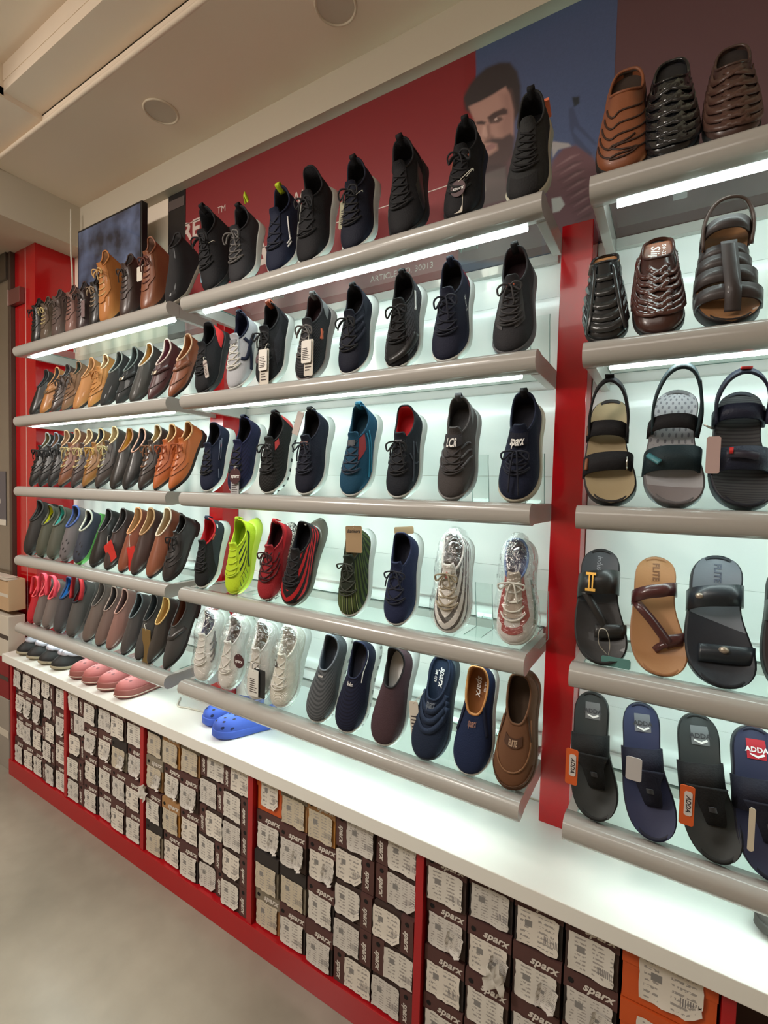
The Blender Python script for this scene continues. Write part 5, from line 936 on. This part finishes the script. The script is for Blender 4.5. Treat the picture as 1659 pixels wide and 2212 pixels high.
# ------------------------------------------------------------------ clear stands that show beside the shoes
def stand(x, lv, lab, w=.05, deep=.10, hgt=.115):
    t = thing('acrylic_stand', lab, 'display stand', (x, -.235, ZG[lv]+.0012), 'clear display stands'); th = .0022; c = [(0, .0012), (.006, .0012), (deep, .0012), (deep-.02, hgt), (deep-.021, hgt+.02)]
    A = np.array([(-w/2, y, z) for y, z in c]); V, F = band(A, A+[w, 0, 0], th); obj('sheet', MB().add(V, F, 0), acryl, t)
    obj('sheet_edge', MB().tube(np.array([(w/2, y, z) for y, z in c]), .0011, 4).tube(np.array([(-w/2, y, z) for y, z in c]), .0011, 4), mat('acrylic_edge', (150, 176, 170), .3), t)
for x, lv, lab in [(-1.0, 0, 'clear stand on the top shelf left of the bar-mark sneaker'), (-.25, 0, 'clear stand on the top shelf by the round-tagged sneaker'), (-1.64, 0, 'clear stand on the top left shelf behind the rust brown boot'), (-.165, 3, 'clear stand behind the bagged chevron sneaker'), (-.01, 3, 'clear stand behind the bagged red-overlay sneaker'), (-.235, 4, 'clear stand between the navy mule and the tan-lined slip-on'), (-.115, 4, 'clear stand behind the tan-lined slip-on'), (-.19, 2, 'clear stand behind the grey-brown knit sneaker'), (-.035, 1, 'clear stand behind the charcoal mesh sneaker'), (-1.405, 3, 'clear stand at the right end of the fourth left shelf'), (-1.405, 4, 'clear stand at the right end of the lowest left shelf'), (-1.015, 2, 'clear stand right of the tagged indigo sneaker'), (-1.035, 3, 'clear stand behind the neon runner'), (-.035, 2, 'clear stand behind the last navy sneaker of the third shelf')]:
    if -1.45 < x < -1.39: stand(x-.02, lv, lab, .004, .13, .10)
    else: stand(x, lv, lab)
# ------------------------------------------------------------------ shoe boxes in the cabinet bays
bxm = mat('box_brown', (74, 56, 50), .75, g=1.2, vary=.3); lidm = mat('box_lid', (96, 62, 58), .7, g=1.15, vary=.25); blkm = mat('box_black', (54, 48, 46), .75, g=1.2); krm = mat('box_kraft', (186, 140, 92), .8, g=1.15, vary=.2); tanm = mat('box_tan', (198, 138, 66), .7, g=1.15, vary=.1); orm = mat('box_orange', (226, 96, 36), .6, g=1.15); grm = mat('box_grey', (150, 140, 122), .8, g=1.1, vary=.2)
hole_m = mat('box_hole', (14, 12, 12), .9); logo_m = mat('box_logo', (214, 208, 200), .6)
def paper_mat(nm, base, ink, s1, s2, sh):
    def rows(q, t, n): return (((t*s1+sh).frac() < .42).mn((q*s2).sin() > -.5)).mn(n > .47).mn(q.abs() < .86).mn((t-.5).abs() < .43)
    def bars(q, t, n): return (((q*91+sh*5).sin() > .15).mn((q-.45).abs() < .3)).mn((t-.28-.1*sh).abs() < .1)
    def blockm(q, t, n): return ((q+.5).abs() < .16).mn((t-.62).abs() < .09)
    return mat(nm, base, .75, [(ink, rows), ((120, 116, 116), bars), ((132, 130, 128), blockm)], vary=.1, nsc=130)
PAP = [paper_mat('label_paper_%d' % i, b_, (158, 153, 149), s1, s2, sh) for i, (b_, s1, s2, sh) in enumerate([((214, 210, 202), 9, 9, .1), ((206, 202, 196), 12, 13, .4), ((220, 214, 204), 7, 6, .7), ((196, 186, 166), 10, 11, .2)])]
tanpap = mat('label_aged', (192, 172, 138), .8, vary=.2)
def sticker(w, h, seed, curl=.004):
    rg = np.random.RandomState(seed); n, m = 9, 9; mb = MB(); V = []
    for i in range(n):
        for k in range(m):
            x = -w/2+w*i/(n-1); y = h*k/(m-1)
            if i in (0, n-1): x += rg.randn()*.0008
            if k in (0, m-1): y += rg.randn()*.001
            if i > n-3 and k < 3 and seed % 3 == 0: y += .010*(i-n+3)
            V.append((x, -.0012-curl*(rg.rand() if k == 0 or i in (0, n-1) else 0)-.0006*math.sin(i*.9+seed), y))
    grid(mb, np.array(V), n, m, closed=False, uvq=np.linspace(0, 1, n+1), uvt=np.linspace(0, 1, m)); return mb
BOXM = {}
def shared(key, fn):
    if key not in BOXM: BOXM[key] = fn()
    return BOXM[key]
def slab(a, b_): return lambda: mesh('slab', MB().box(a, b_), [bxm])
def put(name, me, m, parent, loc=(0, 0, 0), roty=0.0):
    if m is not None and me.materials[0] is not m:
        key = (me.name, m.name); me = shared(key, lambda: me.copy()); me.materials[0] = m
    o = bpy.data.objects.new(name, me); COL.objects.link(o); o.parent = parent; o.location = loc; o.rotation_euler = (0, roty, 0); return o
def logo_mesh(h): return lambda: mesh('logo', word('sparx', h, (0, 0, 0), (1, 0, 0), (0, 0, 1), .35, .035, spacing=1.05), [logo_m])
def disc_mesh(r):
    def f():
        a = np.linspace(0, 2*np.pi, 14, endpoint=False); return mesh('disc', MB().add(np.stack([r*np.cos(a), 0*a, r*np.sin(a)], -1), [tuple(range(14))[::-1]]), [hole_m])
    return f
ORD = ['first', 'second', 'third', 'fourth', 'fifth', 'sixth']; BAY = ['bay nearest the door', 'second bay', 'third bay', 'fourth bay', 'right-hand bay']; VERT = {4: ['bottom', 'lower middle', 'upper middle', 'top'], 5: ['bottom', 'fourth', 'middle', 'second', 'top']}
def shoe_box(bay, col, row, rows, x, z, w, h, kind, sd, scol='white-labelled'):
    cname = dict(up='brown', side='brown', kraft='kraft', tan='yellow-tan', orange='orange', grey='grey')[kind]
    pos = '%s column, %s row' % (ORD[col], VERT[rows][row])
    lab = '%s shoe box with %s, %s, %s' % (cname, 'sideways label' if kind == 'side' else 'paper label', BAY[bay], pos)
    r2 = random.Random(sd); y = -.297+r2.uniform(-.006, .006); t = thing('shoe_box', lab, 'shoe box', (x, y, z), 'boxes in the '+BAY[bay]); t.rotation_euler = (0, 0, r2.uniform(-.03, .03))
    w -= .005; h -= .003; wk, hk = round(w, 3), round(h, 3)
    bm_, lm = dict(up=(bxm, lidm), side=(bxm, lidm), kraft=(krm, grm), tan=(tanm, krm), orange=(orm, orm), grey=(grm, blkm))[kind]
    if kind == 'up' and r2.random() < .35: bm_ = blkm
    put('body', shared(('b', wk, hk), slab((-w/2+.0015, 0, 0), (w/2-.0015, .27, h-.002))), bm_, t)
    if kind == 'side':
        sg = 1 if r2.random() < .6 else -1; lw = w*.3
        a, b_ = (w/2-lw, w/2) if sg > 0 else (-w/2, -w/2+lw)
        put('lid', shared(('ls', wk, hk, sg), slab((a, -.003, 0), (b_, .268, h-.0005))), lm, t); cx = (a+b_)/2
        put('logo', shared(('g', .017), logo_mesh(.017)), None, t, (cx, -.0042, h*.4), math.pi/2); put('finger_hole', shared('hole', disc_mesh(.007)), None, t, (cx, -.0038, h*.84))
        sw = w*.68; put('label', shared(('s', 'side', wk, sd % 5), lambda: mesh('label', sticker(sw, h*.86, sd % 5), [PAP[0]])), PAP[sd % 3], t, (-lw/2*sg, -.0035, h*.06))
    elif kind == 'orange':
        put('lid', shared(('lo', wk, hk), slab((-w/2, -.003, h*.62), (w/2, .268, h))), lm, t)
        put('label', shared(('so', wk), lambda: mesh('label', sticker(w*.66, h*.7, 3), [PAP[2]])), PAP[2], t, (.004, -.0035, h*.15))
    else:
        put('lid', shared(('lu', wk, hk), slab((-w/2, -.003, h*.66), (w/2, .268, h))), lm, t)
        if kind != 'grey': put('logo', shared(('g', .02), logo_mesh(.02)), None, t, (w*.14, -.0042, h*.83))
        if r2.random() < .7: put('finger_hole', shared('hole', disc_mesh(.007)), None, t, (-w*.36, -.0038, h*.82))
        v = sd % 7; hh = h*(.66 if v < 4 else .74 if v < 6 else .5)
        put('label', shared(('s', wk, v), lambda: mesh('label', sticker(w*.84, hh, v+10, .004 if v < 5 else .012), [PAP[0]])), PAP[sd % 3] if kind == 'up' else PAP[3] if kind == 'grey' else (PAP[3] if sd % 2 else tanpap), t, (-.001, -.0035, h*.04))
        if v in (2, 5): put('loose_label', shared(('s2', wk, v), lambda: mesh('loose_label', sticker(w*.4, h*.4, v+30, .014), [PAP[1]])), PAP[1], t, (w*.2 if v == 2 else -w*.2, -.008, h*(.5 if v == 5 else .12)), .15 if v == 2 else -.2)
    return t
LAY = [((-2.758, -2.206), ['up', 'up', 'up', 'side', 'up']), ((-2.178, -1.577), ['side', 'up', 'up', 'up', 'up']), ((-1.549, -.94), ['up', 'up', 'up', 'side', 'side']), ((-.912, -.28), ['up', 'up', 'up', 'side', 'side']), ((-.252, .416), ['up', 'up', 'up', 'up', 'orange'])]
SPECIAL = {(3, 0, 3): 'orange', (3, 1, 3): 'kraft', (3, 2, 3): 'tan', (2, 0, 3): 'grey', (2, 1, 3): 'tan', (2, 2, 3): 'kraft', (2, 0, 2): 'kraft', (2, 1, 1): 'tan', (2, 4, 3): 'side', (1, 3, 2): 'grey', (3, 0, 1): 'grey', (3, 1, 1): 'grey', (2, 0, 0): 'grey', (3, 0, 0): 'kraft'}
sd = 0
for bay, ((xa, xb), kinds) in enumerate(LAY):
    wt = [1.0 if k == 'up' else 1.2 if k == 'side' else 1.5 for k in kinds]; x = xa; tot = sum(wt)
    for col, k in enumerate(kinds):
        w = (xb-xa)*wt[col]/tot; rows = 5 if k == 'side' else 4; hh = (.554 if rows == 4 else .545)/rows
        for row in range(rows):
            sd += 1; kk = SPECIAL.get((bay, col, row), k) if rows == 4 else k
            shoe_box(bay, col, row, rows, x+w/2, .0858+hh*row, w, hh, kk, sd*7+row)
        x += w
# ------------------------------------------------------------------ wall posters (flat prints)
def soft(poly, X_, Y_, s):
    """0..1 coverage of a drawn shape with a soft edge"""
    P = np.array(poly, float); n = len(P); ins = np.zeros(X_.shape, bool); d = np.full(X_.shape, 1e9)
    for i in range(n):
        (x0, y0), (x1, y1) = P[i], P[(i+1) % n]; c = ((y0 > Y_) != (y1 > Y_)) & (X_ < (x1-x0)*(Y_-y0)/(y1-y0+1e-9)+x0); ins ^= c
        t = np.clip(((X_-x0)*(x1-x0)+(Y_-y0)*(y1-y0))/((x1-x0)**2+(y1-y0)**2+1e-9), 0, 1); d = np.minimum(d, np.hypot(X_-x0-t*(x1-x0), Y_-y0-t*(y1-y0)))
    return np.clip(.5+np.where(ins, d, -d)/s, 0, 1)
def print_mat(nm):
    m = mat(nm, (255, 255, 255), .4, vary=0); nt = m.node_tree
    if not any(n.type == 'VERTEX_COLOR' for n in nt.nodes):
        v = nt.nodes.new('ShaderNodeVertexColor'); v.layer_name = 'ink'; nt.links.new(v.outputs[0], nt.nodes['Principled BSDF'].inputs['Base Color'])
    return m
red_p = thing('wall_poster', 'red advertising poster with white lettering above the shelves', 'poster', (-1.87, .0115, 2.328), 'printed posters above the shelves')
obj('sheet', MB().box((0, -.0035, 0), (1.562, 0, .705)), mat('poster_red', (126, 28, 34), .45), red_p)
obj('black_panel', MB().box((0, -.005, 0), (.13, -.0035, .705)), mat('poster_black', (22, 18, 20), .4), red_p)
obj('grey_strip', MB().box((.0, -.0062, .62), (.12, -.005, .665)), mat('poster_grey', (84, 72, 70), .5), red_p)
pr_w = mat('poster_white', (196, 176, 168), .5)
for s_, x, z, h in (('RE', -1.70, 2.815, .085), ('TM', -1.49, 2.856, .03), ('W', -1.05, 2.775, .05), ('D', -1.045, 2.66, .11), ('A', -1.235, 2.578, .12), ('I', -1.045, 2.53, .12), ('E', -1.05, 2.45, .03), ('FI', -.925, 2.585, .12), ('ARTICLE NO. 30013', -.56, 2.384, .021)):
    lt = MB(); word(s_, h, (x+1.87, -.0045, z-2.328), (1, 0, 0), (0, 0, 1), 0, .03 if h > .05 else .0, lt); obj('lettering', lt, pr_w, red_p)
ln = MB(); [ln.box((x0, -.0045, z0), (x1, -.0035, z1)) for x0, z0, x1, z1 in ((.095, .525, .26, .528), (.095, .43, .098, .525), (.62, .3, 1.5, .303))]; obj('rule_line', ln, pr_w, red_p)
blue_p = thing('wall_poster', 'blue poster showing a bearded man in a maroon leather jacket', 'poster', (-.306, .0115, 2.33), 'printed posters above the shelves')
nx, nz = 150, 235; gx, gz = np.linspace(-.345, .10, nx), np.linspace(2.335, 3.03, nz); GX, GZ = np.meshgrid(gx, gz, indexing='ij')
Hm = (3408.735, 116.737, 833.417, -1667.121, -3770.921, 10902.284, -.35, -.029); den = Hm[6]*GX+Hm[7]*GZ+1
U, V_ = (Hm[0]*GX+Hm[1]*GZ+Hm[2])/den, (Hm[3]*GX+Hm[4]*GZ+Hm[5])/den        # drawing coordinates of the picture
def ink(c): return np.array(lin(c, 1.1)[:3])
rgp = np.random.RandomState(2); IMG = np.zeros((nx, nz, 3))+ink((66, 76, 108)); IMG *= (.94+.12*rgp.rand(nx, nz, 1))
def lay(c, poly, s=25, a=1.0):
    global IMG
    k = (soft(poly, U, V_, s)*a)[..., None]; IMG = IMG*(1-k)+ink(c)*k
red_edge = [(-400, -900), (135, -900), (135, 1200), (-400, 1200)]; lay((118, 24, 30), red_edge, 6)
lay((90, 62, 66), [(-200, 1250), (300, 1180), (470, 1120), (700, 1300), (900, 1900), (900, 2400), (-300, 2400)], 60)
lay((96, 62, 68), [(1000, 1260), (1120, 1120), (1260, 1090), (1420, 1180), (1540, 1350), (1600, 1700), (1620, 2400), (900, 2400), (920, 1560)], 40)
for k in range(7): lay((150, 116, 118), [(1040+40*k, 1330+90*k), (1200+30*k, 1215+95*k), (1300+25*k, 1190+95*k), (1210+30*k, 1240+95*k)], 22, .55); lay((60, 38, 44), [(1020+40*k, 1400+90*k), (1250+30*k, 1270+95*k), (1340+20*k, 1265+95*k), (1230+30*k, 1320+95*k)], 30, .6)
lay((150, 140, 140), [(980, 1045), (1180, 1070), (1210, 1100), (1060, 1140), (1000, 1230)], 18)
lay((168, 162, 160), [(985, 1690), (1090, 1670), (1135, 1760), (1080, 1830), (1000, 1850)], 14)
lay((48, 40, 42), [(20, 700), (-10, 560), (60, 420), (130, 330), (250, 220), (400, 160), (520, 160), (600, 260), (640, 420), (640, 700), (520, 900), (200, 800)], 40)
lay((162, 122, 112), [(50, 660), (200, 590), (330, 520), (470, 430), (520, 520), (560, 700), (560, 1000), (470, 1220), (330, 1290), (230, 1260), (140, 1000), (120, 820)], 26)
lay((128, 92, 86), [(420, 520), (520, 480), (560, 700), (560, 1040), (470, 1100), (400, 900), (450, 720)], 90, .6)
lay((66, 48, 48), [(260, 780), (340, 720), (450, 670), (490, 690), (490, 740), (400, 760), (300, 830)], 24)
lay((66, 48, 48), [(130, 830), (200, 815), (250, 830), (230, 860), (150, 860)], 22)
lay((76, 56, 54), [(270, 820), (330, 780), (420, 770), (440, 800), (390, 840), (300, 850)], 22, .9)
lay((188, 160, 152), [(340, 800), (370, 780), (380, 800), (355, 815)], 12)
lay((104, 74, 70), [(250, 870), (290, 850), (300, 960), (340, 990), (320, 1030), (250, 1050), (230, 980)], 36, .6)
lay((186, 146, 134), [(215, 880), (250, 870), (270, 980), (250, 1010), (200, 980)], 26, .8)
lay((74, 56, 56), [(230, 1060), (320, 1010), (430, 1010), (520, 960), (570, 1000), (560, 1180), (480, 1290), (340, 1360), (220, 1320), (180, 1240), (300, 1200), (380, 1140), (370, 1080), (300, 1060)], 40)
lay((140, 100, 98), [(240, 1110), (320, 1070), (370, 1085), (340, 1125), (250, 1165)], 18)
lay((60, 46, 48), [(150, 1330), (480, 1300), (500, 1460), (170, 1460)], 40, .8)
lay((98, 88, 86), [(140, 1450), (470, 1330), (480, 1700), (180, 1780)], 30, .7); lay((150, 140, 134), [(180, 1560), (230, 1490), (245, 1600), (200, 1700)], 20)
lay((30, 34, 42), [(1215, 550), (1300, 540), (1300, 620), (1240, 660)], 18); lay((52, 58, 84), [(1180, 680), (1230, 660), (1300, 860), (1500, 1070), (1470, 1090), (1250, 880), (1230, 940), (1440, 1180), (1430, 1220), (1240, 1060), (1190, 900)], 20, .8)
V3 = np.stack([GX+.306, np.full_like(GX, -.0042), GZ-2.33], -1); pm = MB(); grid(pm, V3, nx, nz, closed=False); po = obj('picture', pm, print_mat('poster_print'), blue_p)
ca = po.data.color_attributes.new('ink', 'FLOAT_COLOR', 'POINT'); ca.data.foreach_set('color', np.concatenate([np.clip(IMG, 0, 1), np.ones((nx, nz, 1))], -1).reshape(-1).astype(np.float32))
obj('sheet', MB().box((-.002, -.0035, 0), (.386, 0, .703)), mat('poster_blue', (66, 76, 108), .45, g=1.3), blue_p)
pk = thing('wall_poster', 'dull rose poster behind the mules of the right unit', 'poster', (.084, .0115, 2.33), 'printed posters above the shelves'); obj('sheet', MB().box((0, -.0036, 0), (1.5, 0, .703)), mat('poster_rose', (96, 62, 66), .45, g=1.3), pk)
# ------------------------------------------------------------------ television, door, cartons at the far end
tv = thing('television', 'black flat television showing blue-grey clouds, hung above the boots', 'television', (-2.455, -.12, 2.62), None)
tv.rotation_euler = (0, 0, 0); obj('frame', MB().box((0, 0, 0), (.57, .03, .325)), mat('tv_black', (20, 20, 22), .35), tv, .003); obj('bracket', MB().box((.2, .0305, .1), (.36, .13, .22)), mat('tv_black', (20, 20, 22)), tv)
scm = mat('tv_screen', (52, 58, 82), .12, vary=.0, coat=.4); nt = scm.node_tree; P = nt.nodes['Principled BSDF']; tc = nt.nodes.new('ShaderNodeTexCoord'); n_ = nt.nodes.new('ShaderNodeTexNoise'); n_.inputs['Scale'].default_value = 7; n_.inputs['Detail'].default_value = 5; nt.links.new(tc.outputs['Object'], n_.inputs[0]); cr = nt.nodes.new('ShaderNodeValToRGB'); cr.color_ramp.elements[0].position = .35; cr.color_ramp.elements[1].position = .7; cr.color_ramp.elements[0].color = lin((22, 22, 36)); cr.color_ramp.elements[1].color = lin((104, 114, 140)); nt.links.new(n_.outputs[0], cr.inputs[0]); nt.links.new(cr.outputs[0], P.inputs['Emission Color']); P.inputs['Emission Strength'].default_value = .75; P.inputs['Base Color'].default_value = (.01, .01, .012, 1)
obj('screen', MB().box((.012, -.0015, .012), (.558, 0, .313)), scm, tv)
tag(obj('cable', MB().tube(spline([(-2.565, -.1, 3.10), (-2.555, -.105, 2.88), (-2.53, -.11, 2.72), (-2.52, -.11, 2.4), (-2.52, -.1, 2.33)], 24), .0045, 6), mat('cable_white', (206, 200, 186))), 'thin white cable dropping from the beam beside the television', 'cable')
dr = obj('door_1', MB().box((-5.0, -.21, 0), (-3.03, -.2, 2.9)), mat('door_glass', (116, 106, 92), .12, coat=.5, vary=.1)); dr['kind'] = 'structure'
o = obj('door_frame', MB().box((-3.03, -.215, 0), (-2.998, -.19, 2.93)), mat('door_frame', (74, 60, 52), .4), dr, .002); o = obj('door_patch', MB().box((-3.4, -.225, 2.78), (-3.03, -.19, 2.93)), mat('door_metal', (92, 84, 76), .3, metal=.6), dr, .002)
db = thing('door_clamp', 'brushed metal glass-door clamp on the red pillar', 'door fitting', (-2.95, -.22, 2.625)); obj('plate', MB().box((-.06, 0, 0), (.075, .027, .085)), mat('clamp_metal', (132, 84, 80), .3, metal=.5), db, .002); obj('edge_strip', MB().box((-.066, -.004, .0), (-.060, .03, .088)), mat('clamp_edge', (206, 196, 186), .3, metal=.6), db)
nt_ = thing('door_notice', 'dark paper notice with pale letters stuck on the glass door', 'notice', (-3.33, -.2125, 1.36)); obj('sheet', MB().box((0, -.001, 0), (.25, 0, .32)), mat('notice_slate', (96, 92, 96), .6), nt_)
ntx = MB(); word('O', .06, (.13, -.0018, .24), (1, 0, 0), (0, 0, 1), 0, .04, ntx); word('ern', .045, (.14, -.0018, .15), (1, 0, 0), (0, 0, 1), 0, .01, ntx); obj('lettering', ntx, logo_m, nt_); obj('white_edge', MB().box((.0, -.0018, .0), (.25, -.001, .035)), paper, nt_)
def carton(lab, x0, x1, z0, z1, m, m2, flaps=True):
    t = thing('carton', lab, 'carton', (x0, -.3, z0), 'cartons stacked by the door'); w, h = x1-x0, z1-z0
    obj('body', MB().box((0, 0, 0), (w, .085, h)), m, t, .003); obj('tape', MB().box((0, -.0012, h*.45), (w, 0, h*.55)), m2, t)
    if flaps: obj('flap', MB().box((.0, -.01, h), (w, .05, h+.004)).box((-.02, .01, h+.006), (w-.03, .06, h+.01)), m2, t)
    return t
cbm = mat('carton_buff', (186, 156, 122), .8, vary=.1); cbw = mat('carton_pale', (200, 192, 178), .7); cbd = mat('carton_dark', (70, 60, 54), .6)
carton('grey carton at the bottom of the stack by the door', -3.35, -2.835, .0, .40, mat('carton_grey', (150, 142, 132), .8), cbw, False)
carton('red carton under the pale one by the door', -3.35, -2.835, .402, .63, mat('carton_red', (130, 30, 36), .6), cbd, False)
carton('pale carton with dark lid band, below the buff one', -3.35, -2.835, .632, .87, cbw, cbd, False)
carton('buff cardboard carton with open flaps on top of the stack', -3.35, -2.83, .90, 1.075, cbm, cbw)

# small odds and ends: tape under the upper right glass, scraps of film caught between the boxes
tpm = see_through('tape_film', (.8, .82, .82), .6, .12, .3)
tag(obj('tape_strip', MB().box((.258, -.245, 2.3182), (.286, -.14, 2.3192)), tpm), 'strip of clear tape under the topmost right glass', 'tape')
tp = MB(); V = np.array([(.325, -.235, 2.3184), (.345, -.225, 2.318), (.352, -.19, 2.3184), (.34, -.17, 2.318), (.33, -.195, 2.3184), (.318, -.21, 2.318)]); tp.add(np.concatenate([V, V+[0, 0, .0008]]), [(0,1,2,3,4,5), (11,10,9,8,7,6)]+[(i, 6+i, 6+(i+1) % 6, (i+1) % 6) for i in range(6)])
tag(obj('tape_scrap', tp, tpm), 'torn scrap of tape beside the clear strip under the top right glass', 'tape')
def scrap(x, z, w, h, sd_, lab):
    rg = np.random.RandomState(sd_); n = 7; V = np.array([[(x+w*(i/(n-1)-.5)*(1-.3*k/(n-1))+rg.randn()*.002, -.317-.012*rg.rand()-.008*math.sin(i*1.3+k), z+h*(k/(n-1)-.5)+rg.randn()*.002) for k in range(n)] for i in range(n)])
    mb = MB(); grid(mb, V, n, n, closed=False); tag(obj('plastic_scrap', mb, mat('scrap_white', (206, 202, 194), .4)), lab, 'scrap')
scrap(-1.545, .345, .05, .06, 3, 'crumpled white film caught at the divider between second and third bays'); scrap(-.045, .395, .055, .06, 8, 'torn white film hanging over a box in the right-hand bay')
